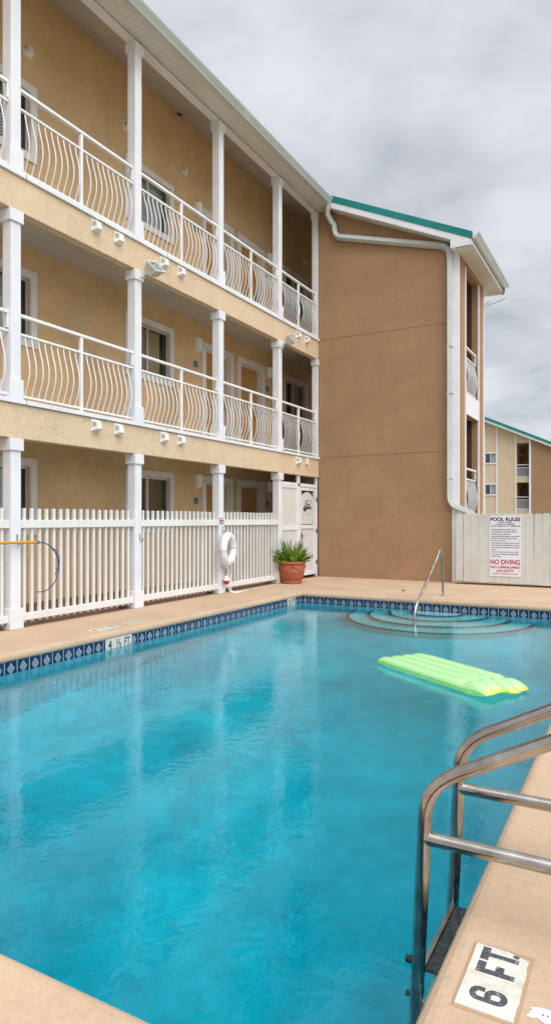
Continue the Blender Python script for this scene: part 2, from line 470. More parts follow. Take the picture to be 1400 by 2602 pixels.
# ends
m.quad((XW,YE,0),(XP+.02,YE,0),(XP+.02,YE,9.),(XW,YE,9.6))
m.quad((-12.,YN,0),(XW,YN,0),(XW,YN,9.1),(-12.,YN,11.0))
m.build('wall', M['cream_wall'], B)
m = MB().box(-8.04,-6.70,16.9,17.19,2.06,2.36).box(-8.04,-6.70,16.9,17.19,4.86,5.16)
m.build('lintel', M['cream_wall'], B)
for z in F[1:]:
    m = MB().box(XW-.02, XP-.13, YN, YE, z-.14, z-.004); m.build('walkway_floor', M['floor'], B)
    m = MB().box(XW-.02, XP-.13, YN, YE, z-.17, z-.142); m.build('ceiling', M['ceiling'], B)
    m = MB().box(XP-.14, XP, YN, YG+.0, z-.475, z-.055); m.build('beam', M['cream'], B, bevel=.008)
    m = MB().box(XP-.16, XP+.032, YN, YG-.003, z-.052, z+.002); m.build('edge_trim', M['white'], B, bevel=.004)
    # dark seams where the metal edge strips lap
    m = MB()
    for yy in (5.66, 8.42, 12.35): m.box(XP+.028, XP+.0335, yy, yy+.006, z-.056, z+.003)
    m.build('trim_seam', M['dark'], B)
m = MB().quad((XW,YN,.004),(XP-.02,YN,.004),(XP-.02,YE,.004),(XW,YE,.004)); m.build('ground_walkway', M['floor'], B)
m = MB().box(XW-.002, XW+.012, YN, 11.3, .0, .09); m.build('baseboard', paint('wall_base', (.30,.17,.09), .9, .2), B)

# eave: beam, sloped ceiling, soffit, gutter, roof
SL = .47
def under(x): return 8.43 - SL*(x+6.15)
m = MB().box(XP-.14, XP, YN, YG+.0, 8.53, 8.84); m.build('eave_beam', M['white'], B)
m = MB().quad((XW-.01,YN,under(XW)+.04),(XP-.13,YN,under(XP-.13)-.01+.02),(XP-.13,YE,under(XP-.13)+.01),(XW-.01,YE,under(XW)+.04)); m.build('sloped_ceiling', M['ceiling'], B)
m = MB().box(XP+.003, -6.30, YN, YG-.002, 8.56, 8.575); m.build('soffit', M['soffit'], B)
m = MB().box(XP+.002, XP+.022, YN, YG-.003, 8.552, 8.5595); m.build('soffit_channel', M['channel'], B)
m = MB().box(-6.335, -6.315, YN, YG-.003, 8.552, 8.5595); m.build('soffit_channel', M['channel'], B)
gp = [(-6.30,8.675),(-6.30,8.55),(-6.235,8.55),(-6.215,8.585),(-6.175,8.64),(-6.165,8.66),(-6.165,8.675),(-6.185,8.675),(-6.20,8.64),(-6.28,8.60),(-6.285,8.675)]
m = MB().prism([(x,z) for x,z in gp], 'y', YN-.05, 13.90); m.build('gutter', M['gutter'], B, fix=True)
m = MB().prism([(-6.305,8.55),(-6.305,8.70),(-6.32,8.70),(-6.32,8.55)], 'y', YN-.05, 13.86); m.build('fascia', M['white'], B, fix=True)
def slab(x0, x1, y0, y1, lo, hi):
    return MB().prism([(x0,under(x0)+lo),(x1,under(x1)+lo),(x1,under(x1)+hi),(x0,under(x0)+hi)], 'y', y0, y1)
YR = 13.85
m = slab(-12., -6.295, YN-.1, YR-.002, .135, .285); m.build('roof', M['teal'], B, fix=True)
m = slab(-12., -3.05, YR, 17.35, .14, .285); m.build('wing_roof', M['teal'], B, fix=True)
m = slab(-6.22, -3.06, YR+.012, 17.33, .0, .137); m.build('rake_fascia', M['white'], B, fix=True)
m = slab(-6.24, -3.48, YR+.04, YG-.001, -.012, -.001); m.build('rake_soffit', M['soffit'], B, fix=True)
# thin seam lines on the roof edge
# gable wing
HO = [(14.76,16.00,1.40,3.66),(14.76,16.00,4.12,6.88)]
m = MB()
xs_ = [XP, -6.2, -5.5, -4.5, -3.40]
for i in range(len(xs_)-1):
    x0, x1 = xs_[i], xs_[i+1]
    m.quad((x0,YG,0),(x1,YG,0),(x1,YG,under(x1)+.02),(x0,YG,under(x0)+.02))
wall_sheet(m, [14.15,14.76,16.00,16.65], [0.,1.40,3.66,4.12,6.88,7.14], HO, lambda y,z: (-3.40,y,z))
m.quad((-3.40,16.65,0),(XP,16.65,0),(XP,16.65,8.6),(-3.40,16.65,7.1))
m.quad((XP,16.65,0),(XP,YG,0),(XP,YG,8.7),(XP,16.65,8.7))
m.build('gable_wall', M['brown'], B)
m = MB()
for z0 in (5.552, 2.80):   # control joints across the gable wall
    m.box(XP+.01, -3.53, YG-.004, YG+.01, z0-.009, z0+.004)
m.build('control_joint', mat('joint_brown', (.27,.165,.10), .9), B)  # the joint's own brown, darker than the stucco
for y0,y1,z0,z1 in HO:
    m = MB(); D = -3.54
    m.quad((-3.40,y0,z0),(D,y0,z0),(D,y0,z1),(-3.40,y0,z1)); m.quad((-3.40,y1,z1),(D,y1,z1),(D,y1,z0),(-3.40,y1,z0))
    m.quad((-3.40,y0,z1),(D,y0,z1),(D,y1,z1),(-3.40,y1,z1)); m.quad((-3.40,y1,z0),(D,y1,z0),(D,y0,z0),(-3.40,y0,z0))
    m.build('opening_reveal', M['brown'], B)
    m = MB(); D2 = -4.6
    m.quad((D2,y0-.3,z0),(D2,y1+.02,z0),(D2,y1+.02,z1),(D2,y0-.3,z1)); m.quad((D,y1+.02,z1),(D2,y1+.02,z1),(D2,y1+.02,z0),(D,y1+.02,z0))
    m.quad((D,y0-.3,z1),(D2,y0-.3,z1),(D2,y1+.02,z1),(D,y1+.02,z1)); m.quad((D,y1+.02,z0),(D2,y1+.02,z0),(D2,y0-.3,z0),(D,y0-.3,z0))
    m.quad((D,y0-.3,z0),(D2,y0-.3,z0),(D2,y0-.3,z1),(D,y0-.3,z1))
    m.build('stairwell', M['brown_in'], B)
    m = MB().box(-3.42,-3.375,y0-.07,y0-.001,z0-.0,z1+.0); m.build('opening_trim', M['white'], B)
    m = MB().box(-3.42,-3.375,y1+.001,y1+.08,z0,z1+.0); m.build('opening_trim', M['white'], B)
m = MB().box(-3.42,-3.372,14.69,16.08,3.662,4.118); m.build('white_panel', M['white'], B)
m = MB().box(-3.535,-3.385,YG-.022,YG+.04,.0,7.05); m.build('corner_trim', M['white'], B, bevel=.004)
m = MB().box(-3.47,-3.382,16.60,16.67,.0,7.05); m.build('corner_trim', M['white'], B)
m = MB().prism([(-3.50,7.0),(-3.05,7.0),(-3.05,7.08),(-3.50,7.17)], 'y', YR+.006, 17.3); m.build('eave_box', M['white'], B, fix=True)
m = MB().box(-3.39,-3.06,YR+.05,17.28,6.985,6.998); m.build('wing_soffit', M['soffit'], B)
gx = 3.255; gz = -1.455
m = MB().prism([(x+gx+.005,z+gz) for x,z in gp], 'y', YR-.03, 17.36); m.build('wing_gutter', M['gutter'], B, fix=True)
# downspouts (flattened rectangular pipe)
def spout(pts, name, r=.056):
    m = MB(); m.tube(pts, r, 4)
    # square up: rotate ring by 45deg is implicit in n=4; widen by bevel
    return m.build(name, M['gutter'], B, bevel=.012, fix=True)
Yd = 14.075
spout([(-6.27,13.85,8.60),(-6.30,13.88,8.50),(-6.345,13.93,8.38),(-6.30,14.03,8.25),(-6.235,Yd,8.14),(-6.225,Yd,8.02),(-6.20,Yd,7.93),(-6.13,Yd,7.86),(-6.03,Yd,7.825),
       (-5.0,Yd,7.53),(-3.80,Yd,7.19),(-3.68,Yd,7.14),(-3.60,Yd,7.05),(-3.575,Yd,6.94),(-3.575,Yd,6.8),(-3.575,Yd,4.2),(-3.575,Yd,1.86),(-3.565,Yd,1.74),(-3.50,Yd,1.64),(-3.40,Yd,1.585),(-3.12,Yd-.02,1.47),(-3.05,Yd-.02,1.40)], 'downspout', .078)
spout([(-2.98,17.2,7.1),(-2.98,17.2,6.98),(-3.0,17.17,6.88),(-3.10,17.05,6.80),(-3.3,16.82,6.66),(-3.42,16.73,6.55),(-3.44,16.72,6.4),(-3.44,16.72,.1)], 'downspout', .065)
m = MB()
for z in (6.92, 5.0, 4.0, 2.2): m.box(-3.645,-3.505,Yd-.062,Yd+.06,z,z+.012)
m.build('downspout_strap', M['gutter'], B)

# windows and doors
def window(y0, y1, zf, style):
    z0, z1 = zf+CZ0, zf+CZ1; c = .115
    m = MB()
    for b in ((y0,y1,z1-c,z1),(y0,y1,z0,z0+c),(y0,y0+c,z0+c,z1-c),(y1-c,y1,z0+c,z1-c)): m.box(XW-.02,XW+.028,*b)
    W = m.build('window', M['offwhite'], B)
    a0,a1,b0,b1 = y0+c,y1-c,z0+c,z1-c; ym = (a0+a1)/2; t=.035
    m = MB()
    for b in ((a0,a1,b1-t,b1),(a0,a1,b0,b0+t),(a0,a0+t,b0+t,b1-t),(a1-t,a1,b0+t,b1-t)): m.box(XW-.10,XW-.045,*b)
    m.box(XW-.09,XW-.055,ym-.02,ym+.02,b0+t,b1-t)
    m.build('frame', M['alu'], W)
    m = MB(); g=.012
    for b in ((a0+t,a1-t,b1-t-g,b1-t),(a0+t,a1-t,b0+t,b0+t+g),(a0+t,a0+t+g,b0+t,b1-t),(a1-t-g,a1-t,b0+t,b1-t)): m.box(XW-.085,XW-.062,*b)
    m.build('gasket', M['darkframe'], W)
    m = MB()
    for p,q in ((a0+t,ym-.02),(ym+.02,a1-t)): m.box(XW-.078,XW-.074,p,q,b0+t,b1-t)
    m.build('pane', M['glass'], W)
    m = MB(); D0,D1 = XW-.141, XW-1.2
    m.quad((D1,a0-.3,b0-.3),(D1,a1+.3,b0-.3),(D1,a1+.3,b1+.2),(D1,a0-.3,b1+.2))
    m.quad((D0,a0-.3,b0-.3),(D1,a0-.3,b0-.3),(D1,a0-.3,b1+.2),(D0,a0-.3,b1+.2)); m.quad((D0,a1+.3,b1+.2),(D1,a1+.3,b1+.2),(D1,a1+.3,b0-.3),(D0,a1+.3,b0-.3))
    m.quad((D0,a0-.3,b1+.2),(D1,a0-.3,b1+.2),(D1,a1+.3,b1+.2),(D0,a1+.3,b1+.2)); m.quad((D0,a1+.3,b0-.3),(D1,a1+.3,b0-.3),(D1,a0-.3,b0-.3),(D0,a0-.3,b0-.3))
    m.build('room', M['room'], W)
    def drape(p, q, mt, x=-.175, amp=.03, per=.09):
        m = MB(); n = max(8, int((q-p)/.015)); pts = []
        for i in range(n+1):
            y = p+(q-p)*i/n; pts.append((XW+x+amp*math.sin(2*math.pi*y/per+math.sin(y*9)), y))
        for i in range(n): m.quad((*pts[i],b0-.05),(*pts[i+1],b0-.05),(*pts[i+1],b1+.03),(*pts[i],b1+.03))
        m.build('curtain', mt, W, smooth=True)
    def blinds(p, q, z_0=None):
        m = MB(); z = (z_0 or b0)
        while z < b1-.02:
            m.add([(XW-.13,p,z),(XW-.13,q,z),(XW-.155,q,z+.036),(XW-.155,p,z+.036)], [(0,1,2,3)]); z += .047
        m.build('blind', M['blind'], W)
    if style == 'blinds': blinds(a0, ym+.1); drape(a1-.42, a1-.17, M['curtain_grey'], amp=.02)
    elif style == 'allblinds': blinds(a0, a1-.12)
    elif style == 'grey': drape(ym-.02, a1, M['curtain_grey'], amp=.006)
    elif style == 'beige': drape(a0, a0+.28, M['curtain'], per=.075); drape(ym-.05, a1-.13, M['curtain'])
    elif style == 'brown': drape(ym+.05, a1, M['curtain_brown'], amp=.01); drape(ym-.22, ym-.06, M['curtain_grey'], amp=.02)
    elif style == 'half': drape(ym+.05, a1, M['curtain_grey'], amp=.004)
styles = [['blinds','brown','half'],['blinds','beige','half'],['allblinds','grey','half']]
for fi, z in enumerate(F):
    for wi, (y0,y1) in enumerate(WIN): window(y0,y1,z,styles[fi][wi])
    for y0,y1 in DOOR:
        c = .135; z1 = z+CZ1
        m = MB().box(XW-.02,XW+.03,y0,y0+c,z+.002,z1-c).box(XW-.02,XW+.03,y1-c,y1,z+.002,z1-c).box(XW-.02,XW+.03,y0,y1,z1-c,z1)
        m.box(XW-.12,XW-.03,y1-c-.035,y1-c-.001,z+.002,z1-c-.001).box(XW-.12,XW-.03,y0+c+.001,y0+c+.03,z+.002,z1-c-.001).box(XW-.12,XW-.03,y0+c+.03,y1-c-.035,z1-c-.03,z1-c-.001)
        D = m.build('door_frame', M['offwhite'], B)
        m = MB(); a0,a1 = y0+c+.032, y1-c-.037; xd = XW-.10; b0,b1 = z+.01, z1-c-.032
        m.box(xd-.03, xd, a0,a1,b0,b1)
        w_ = (a1-a0)
        for i in range(2):          # six raised panels
            for (p,q) in ((.08,.36),(.42,.72),(.77,.95)):
                m.box(xd-.002, xd+.008, a0+w_*(.10+.45*i), a0+w_*(.45+.45*i), b0+(b1-b0)*p, b0+(b1-b0)*q)
        dl = m.build('door_leaf', M['door'], D, bevel=.006)
        m = MB().tube([(xd,a1-.07,z+1.0),(xd+.05,a1-.07,z+1.0),(xd+.055,a1-.16,z+1.0)], .012)
        m.box(xd,xd+.012,a1-.10,a1-.04,z+.92,z+1.16); m.build('handle', M['darkframe'], D)

# posts: shaft > cap, base_block
YPOST = [3.28, 5.53, 7.77, 10.03, 12.265]
def post(y, z0, z1, w=.15, base=.25, bw=.20, capw=.20, caph=.15, name='post'):
    h = w/2
    P_ = MB().box(XP-.15,XP,y-h,y+h,z0,z1).build(name, M['white'], B, bevel=.006)
    MB().box(XP-.175,XP+.025,y-capw/2,y+capw/2,z1-caph,z1-.002).build('cap', M['white'], P_, bevel=.005)
    if base: MB().box(XP-.172,XP+.022,y-bw/2,y+bw/2,z0+.001,z0+base).build('base_block', M['white'], P_, bevel=.005)
for y in YPOST:
    post(y, .0, F[1]-.476)
    post(y, F[1]+.003, F[2]-.476, base=.24)
    post(y, F[2]+.003, 8.529, base=.27)
for z0, z1 in ((F[1]+.003,F[2]-.476),(F[2]+.003,8.529)):
    y = YG-.05
    P_ = MB().box(XP-.13,XP-.005,y-.045,y+.045,z0,z1).build('post', M['white'], B, bevel=.004)
    MB().box(XP-.15,XP+.012,y-.065,y+.047,z1-.15,z1-.002).build('cap', M['white'], P_, bevel=.004)

# ------------------------------------------------------------------ balcony railings
def railing(name, x, y0, y1, zf, label, group, nb=9, mid=True, bow=.085, post_end=False):
    t = thing(name, (x, (y0+y1)/2, zf), label, 'railing', group)
    MB().box(x-.028,x+.028,y0,y1,zf+1.03,zf+1.07).build('hand_rail', M['rail'], t, bevel=.006)
    MB().box(x-.018,x+.018,y0,y1,zf+.805,zf+.835).build('middle_rail', M['rail'], t, bevel=.004)
    MB().box(x-.018,x+.018,y0,y1,zf+.045,zf+.07).build('bottom_rail', M['rail'], t, bevel=.004)
    ym = (y0+y1)/2
    if mid: MB().box(x-.022,x+.022,ym-.022,ym+.022,zf+.003,zf+1.029).build('mid_post', M['rail'], t, bevel=.004)
    for yy in (y0+.012, y1-.012):
        MB().box(x-.022,x+.022,yy-.012,yy+.012,zf+.86,zf+1.03).build('bracket', M['rail'], t)
    spans = ((y0,ym),(ym,y1)) if mid else ((y0,y1),)
    shape = []
    for i in range(15):
        s_ = i/14.; h = zf+.07 + s_*.735
        # belly: straight foot, bulge a little under half way, long return to the rail
        b = bow*(math.sin(math.pi*min(1,max(0,(s_-.02)/.98))**.82))**1.5
        shape.append((b, h))
    for a, b in spans:
        for i in range(nb):
            y = a + (b-a)*(i+1)/(nb+1)
            jx = random.uniform(-.004,.004)
            MB().tube([(x+d+jx*math.sin(math.pi*k/14), y, h) for k,(d,h) in enumerate(shape)], .0078, 6).build('baluster', M['rail'], t, smooth=True)
    return t
GR = 'white bowed railings along the open walkways'
hw = .077
bays = [(YPOST[i]+hw, YPOST[i+1]-hw) for i in range(4)] + [(YPOST[4]+hw, YG-.095)]
rl = {1: ['middle floor railing cut off by the left photo edge', 'middle floor railing at left with bare wall behind it', 'middle floor railing below the beige curtained window', 'middle floor railing in front of two tan doors', 'short middle floor railing beside the brown gable wall'],
      2: ['top floor railing cut off by the left photo edge', 'top floor railing at left with bare shaded wall behind it', 'top floor railing below the grey curtained window', 'top floor railing in front of two doors', 'short top floor railing beside the brown gable wall']}
for fi in (1,2):
    for bi,(a,b) in enumerate(bays):
        railing('balcony_railing', XP-.055, a, b, F[fi], 'white bowed ' + rl[fi][bi], GR, nb=9 if bi < 4 else 8)
for zf, lb in ((4.12,'white bowed railing in the upper stairwell opening beside the downspout'),(1.42,'white bowed railing in the lower stairwell opening above the board fence')):
    railing('stair_railing', -3.435, 14.79, 15.90, zf, lb, 'stairwell railings', nb=10, mid=False, bow=.065)

# ------------------------------------------------------------------ picket fence
fl = ['white picket fence panel at left photo edge behind the yellow pole', 'white picket fence panel behind the blue cord loop',
      'white picket fence panel left of the life ring post', 'white picket fence panel between life ring post and terracotta pot']
for bi in range(4):
    y0, y1 = bays[bi]; xf = XP-.06
    t = thing('picket_fence', (xf,(y0+y1)/2,0), fl[bi], 'fence', 'white picket fence panels between the posts')
    MB().box(xf-.02,xf+.045,y0,y1,1.228,1.33).build('top_rail', M['fence_white'], t, bevel=.005)
    MB().box(xf-.02,xf+.045,y0-.0,y1+.0,.085,.172).build('bottom_rail', M['fence_white'], t, bevel=.005)
    n = 17
    for i in range(n):
        y = y0 + (y1-y0)*(i+.75)/(n+.5)
        dy = random.uniform(-.003,.003); zt = 1.473+random.uniform(-.004,.004)
        MB().box(xf-.019,xf+.019,y-.019+dy,y+.019+dy,.058,zt).build('picket', M['fence_white'], t, bevel=.003)

# ------------------------------------------------------------------ gate screen and pool gate
xg = XP-.06
t = thing('gate_screen', (xg,12.8,0), 'white framed frosted screen panel between the potted fern and pool gate', 'screen')
yl = YPOST[4]+hw; ymul = 13.15
m = MB().box(xg-.03,xg+.03,ymul,ymul+.085,0,F[1]-.477).box(xg-.03,xg+.03,yl,14.09,2.075,2.15).box(xg-.032,xg+.032,14.09,14.146,0,F[1]-.477)
m.build('frame', M['white'], t, bevel=.004)
m = MB().box(xg-.028,xg+.028,yl,ymul,1.11,1.20).box(xg-.028,xg+.028,yl,ymul,.05,.13).box(xg-.026,xg+.026,ymul-.05,ymul-.001,.13,1.11).box(xg-.026,xg+.026,ymul-.05,ymul-.001,1.2,2.074).box(xg-.026,xg+.026,yl,ymul-.05,2.03,2.0735)
m.build('panel_frame', M['white'], t)
pm = paint('frosted_panel', (.66,.63,.58), .5, .06)
MB().box(xg-.008,xg+.008,yl,ymul-.05,1.2,2.03).build('upper_panel', pm, t)
MB().box(xg-.008,xg+.008,yl,ymul-.05,.13,1.11).build('lower_panel', pm, t)
g = thing('pool_gate', (xg,13.66,0), 'white hinged pool gate with striped shell emblem cut in its upper panel', 'gate')
y0, y1 = ymul+.10, 14.075
m = MB().box(xg-.02,xg+.035,y0,y0+.05,.07,2.06).box(xg-.02,xg+.035,y1-.10,y1,.07,2.06).box(xg-.02,xg+.035,y0+.05,y1-.10,1.995,2.06).box(xg-.02,xg+.035,y0+.05,y1-.10,1.13,1.215).box(xg-.02,xg+.035,y0+.05,y1-.10,.07,.16)
m.build('frame', M['white'], g, bevel=.004)
MB().box(xg-.01,xg+.012,y0+.14,y1-.10,.16,1.13).build('lower_panel', M['bead'], g)
pc = (y0+.05+y1-.10)/2; pw = (y1-.10-y0-.05)/2
pts = [(y0+.05,1.235),(y1-.13,1.235),(y1-.13,1.80)] + [(pc-.01+.29*math.cos(math.pi*i/16), 1.80+.165*math.sin(math.pi*i/16)) for i in range(1,16)] + [(y0+.05,1.80)]
MB().prism(pts, 'x', xg, xg+.014).build('sign_panel', paint('gate_sign_panel', (.62,.62,.57), .5, .05), g, fix=True)
# emblem: wavy dark stripes and a dark round end
m = MB(); xe = xg+.0145
def stripe(p0, p1, sag, th):
    n = 10; A = []
    for i in range(n+1):
        s_ = i/n; y = p0[0]+(p1[0]-p0[0])*s_; z = p0[1]+(p1[1]-p0[1])*s_ - sag*math.sin(math.pi*s_)
        A.append((y,z))
    m.prism([(y,z+th/2) for y,z in A] + [(y,z-th/2) for y,z in A[::-1]], 'x', xe, xe+.003)
bx = pc
stripe((bx-.08,1.755),(bx+.07,1.745),-.02,.022)
stripe((bx-.12,1.725),(bx+.12,1.685),.02,.032)
stripe((bx-.15,1.67),(bx+.16,1.635),.03,.032)
stripe((bx-.04,1.575),(bx+.18,1.578),-.02,.032)
m.prism([(bx-.13+.085*math.cos(2*math.pi*i/16), 1.575+.055*math.sin(2*math.pi*i/16)) for i in range(16)], 'x', xe+.001, xe+.004)
for a_, b_ in (((bx+.12,1.80),(bx+.17,1.72)),((bx+.17,1.80),(bx+.19,1.70)),((bx+.14,1.70),(bx+.21,1.58)),((bx+.21,1.62),(bx+.215,1.54))):
    m.tube([(xe,*a_),(xe,*b_)], .004, 4)
m.build('emblem', mat('emblem_dark', (.07,.03,.03), .6), g, fix=True)
m = MB()   # faint cursive name under the emblem
def scr(y, z, s_, tall=1.):
    m.tube([(xe, y+s_*.5*math.sin(3.6*i/8+.6)*(1 if i<6 else .6), z+tall*s_*(math.cos(4.8*i/8))) for i in range(9)], .0022, 4)
scr(bx-.20,1.47,.035,1.2)
for i in range(5): scr(bx-.13+i*.04,1.46,.016)
scr(bx+.07,1.46,.045,1.1)
for i in range(3): scr(bx+.12+i*.04,1.465,.016)
m.build('lettering', mat('gate_lettering', (.22,.22,.19), .6), g)
m = MB().tube([(xg+.02,y0+.045,.97),(xg+.07,y0+.045,.97),(xg+.075,y0+.13,.965)], .011).box(xg+.035,xg+.045,y0+.02,y0+.07,.90,1.04); m.build('handle', M['darkframe'], g)
for z in (.34,1.07,1.80):
    m = MB().box(xg+.0345,xg+.042,y1-.028,y1+.006,z-.05,z+.05).tube([(xg+.046,y1+.008,z-.05),(xg+.046,y1+.008,z+.05)], .007, 6); m.build('hinge', M['darkframe'], g)
m = MB()
for yy in (y0+.50, y0+.68): m.tube([(xg+.034,yy,2.027),(xg+.038,yy,2.027)], .012, 8)
m.build('bolt', M['darkframe'], g)

# ------------------------------------------------------------------ things on the building
# bulkhead vent hoods
def vent(loc, label, group):
    t = thing('vent_hood', loc, label, 'vent', group); m = MB(); w, h, d = .070, .078, .085
    MB().box(0,.012,-w-.008,w+.008,-h-.008,h+.008).build('flange', M['plastic'], t, bevel=.003, world=False)
    vs = [(.012,-w,-h),(.012,w,-h),(.012,w,h),(.012,-w,h),(d,-w*.55,-h*.62),(d,w*.8,-h*.62),(d*.8,w*.8,h*.75),(d*.8,-w*.55,h*.75)]
    m.add(vs, [(0,4,7,3),(1,2,6,5),(4,5,6,7),(3,7,6,2),(0,1,5,4)]); m.build('hood', M['plastic'], t, bevel=.004, world=False, fix=True)
    m = MB()   # dark slots on the near side and the front
    def lp(a,b,s_): return tuple(a[i]+(b[i]-a[i])*s_ for i in range(3))
    for s_ in (.18,.40,.62,.84):
        A = Vector(lp(vs[0],vs[4],s_)); Bp = Vector(lp(vs[3],vs[7],s_)); u_ = (Bp-A)
        p = A+u_*.34; q = A+u_*.84; e_ = Vector((.008,.006,0)).normalized()*.0032; o_ = Vector((.002,-.0035,0))
        m.quad(p-e_+o_,p+e_+o_,q+e_+o_,q-e_+o_)
    m.build('grille', mat('vent_slots', (.16,.15,.13), .8), t, world=False)
    return t
VB = 'vent hoods on the beams under the railings'
v0 = None
def place_vent(loc, label, group):
    global v0
    if v0 is None: v0 = vent(loc, label, group); return
    c = copy_tree(v0, loc, label); c['group'] = group
for fz, nm in ((5.415,'upper beam'),(2.64,'lower beam')):
    for y, lb in ((6.86,'left vent hood of the leftmost pair on the '),(7.31,'right vent hood of the leftmost pair on the '),(8.36,'left vent hood of the middle pair on the '),(8.80,'right vent hood of the middle pair on the '),(13.05,'vent hood left of the far end on the '),(13.485,'vent hood nearest the brown wall on the ')):
        if fz < 3 and y > 13.4: continue
        place_vent((XP,y,fz), 'white louvred ' + lb + nm, VB)
for y, lb in ((6.85,'white vent hood high on the wall beside the leftmost top post'),(9.0,'white vent hood on the top wall half hidden by a post'),(10.69,'white vent hood on the top wall right of the grey curtained window'),(16.05,'white vent hood on the top wall nearest the gable wall')):
    place_vent((XW,y,8.31), lb, 'vent hoods high on the top floor wall')
t = thing('junction_box', (XP,13.485,2.655), 'small square white junction box on the lower beam near the brown wall', 'electrical box')
MB().box(0,.035,-.05,.05,-.065,.065).build('box', M['plastic'], t, bevel=.004, world=False)
m = MB().box(.035,.039,-.058,.058,-.073,.073).build('cover', M['plastic'], t, world=False)
# wall sconces
l0 = None
SC = {(0,0):'white half round wall lamp left of the ground floor doors',(0,1):'white half round wall lamp right of the ground floor doors',(1,0):'white half round wall lamp left of the middle floor doors',(1,1):'white half round wall lamp right of the middle floor doors',(2,0):'white half round wall lamp left of the top floor doors',(2,1):'white half round wall lamp right of the top floor doors'}
for fi, z in enumerate(F):
    for k, y in enumerate((11.16,14.125)):
        loc = (XW,y,z+2.13)
        if l0 is None:
            l0 = thing('wall_lamp', loc, SC[(fi,k)], 'wall lamp', 'half round lamps beside the doors')
            m = MB(); n = 12
            m.prism([(.105*math.sin(math.pi*i/n), -.085*math.cos(math.pi*i/n)) for i in range(n+1)], 'z', -.125,.125); m.build('lamp_shade', M['lamp'], l0, smooth=True, world=False, fix=True)
            MB().box(-.001,.012,-.095,.095,-.135,.135).build('back_plate', M['plastic'], l0, world=False)
        else: copy_tree(l0, loc, SC[(fi,k)])
# room number plaques
for fi,k,y,num in ((0,0,11.10,'111'),(0,1,14.05,'110'),(1,0,11.09,'211'),(1,1,14.055,'210'),(2,0,11.09,'311'),(2,1,14.055,'310')):
    z = F[fi]+1.72
    side = 'left' if k == 0 else 'right'; fn = ('ground','middle','top')[fi]
    t = thing('room_plaque', (XW,y,z), f'small arched teal number plaque {side} of the {fn} floor doors', 'plaque', 'teal room number plaques')
    pts = [(-.075,-.06),(.075,-.06),(.075,.03)] + [(.055*math.cos(math.pi*i/8), .03+.04*math.sin(math.pi*i/8)) for i in range(9)] + [(-.075,.03)]
    MB().prism(pts, 'x', 0, .012).build('plate', M['teal_plaque'], t, world=False, fix=True)
    text(num, 'number', M['teal_light'], t, (XW+.013,y,z-.05), (0,1,0), (0,0,1), .10, width=.11, bold=.002)
# twin floodlights on the post caps
f0 = None
for y, lb in ((7.80,'silver floodlight on the second post cap below the upper beam'),(12.30,'silver floodlight on the fourth post cap below the upper beam')):
    loc = (XP+.03, y, 5.09)
    if f0: copy_tree(f0, loc, lb); continue
    f0 = thing('floodlight', loc, lb, 'floodlight', 'floodlights on the post caps')
    MB().tube([(-.01,.02,-.03),(.05,.05,-.03),(.10,.09,.0)], .018).build('bracket', M['alu'], f0, world=False); MB().box(-.006,.02,-.02,.06,-.08,.02).build('wall_plate', M['plastic'], f0, world=False)
    rot = Matrix.Rotation(R(-38),4,'Y') @ Matrix.Rotation(R(22),4,'X'); base = Vector((.12,.14,.05))
    def tr(mb): mb.v = [tuple(rot @ Vector(p) + base) for p in mb.v]; return mb
    hd = tr(MB().add([(-.07,-.14,-.07),(-.07,.14,-.07),(-.07,.14,.07),(-.07,-.14,.07),(.07,-.17,-.10),(.07,.17,-.10),(.07,.17,.10),(.07,-.17,.10)],
          [(0,3,2,1),(0,1,5,4),(1,2,6,5),(2,3,7,6),(3,0,4,7)])).build('housing', M['alu'], f0, world=False, fix=True)
    tr(MB().box(.066,.072,-.16,.16,-.09,.09)).build('lens', mat('floodlight_lens', (.30,.42,.42), .08, .5), hd, world=False)
    rim = MB()
    for b in ((-.175,.175,.09,.105),(-.175,.175,-.105,-.09),(-.175,-.16,-.09,.09),(.16,.175,-.09,.09)): rim.box(.06,.078,*b)
    tr(rim).build('bezel', M['plastic'], hd, world=False)
# dark dome camera under the sloped ceiling
t = thing('security_camera', (XW+.02,10.48,9.36), 'small dark dome camera high on the top floor wall under the eave', 'camera')
MB().lathe([(.0,-.09),(.05,-.075),(.075,-.03),(.08,.02),(.075,.05),(0,.05)], (.06,0,0), 16).build('dome', M['rubber'], t, smooth=True, world=False)
MB().box(-.02,.06,-.05,.05,.03,.07).build('mount', M['plastic'], t, world=False)

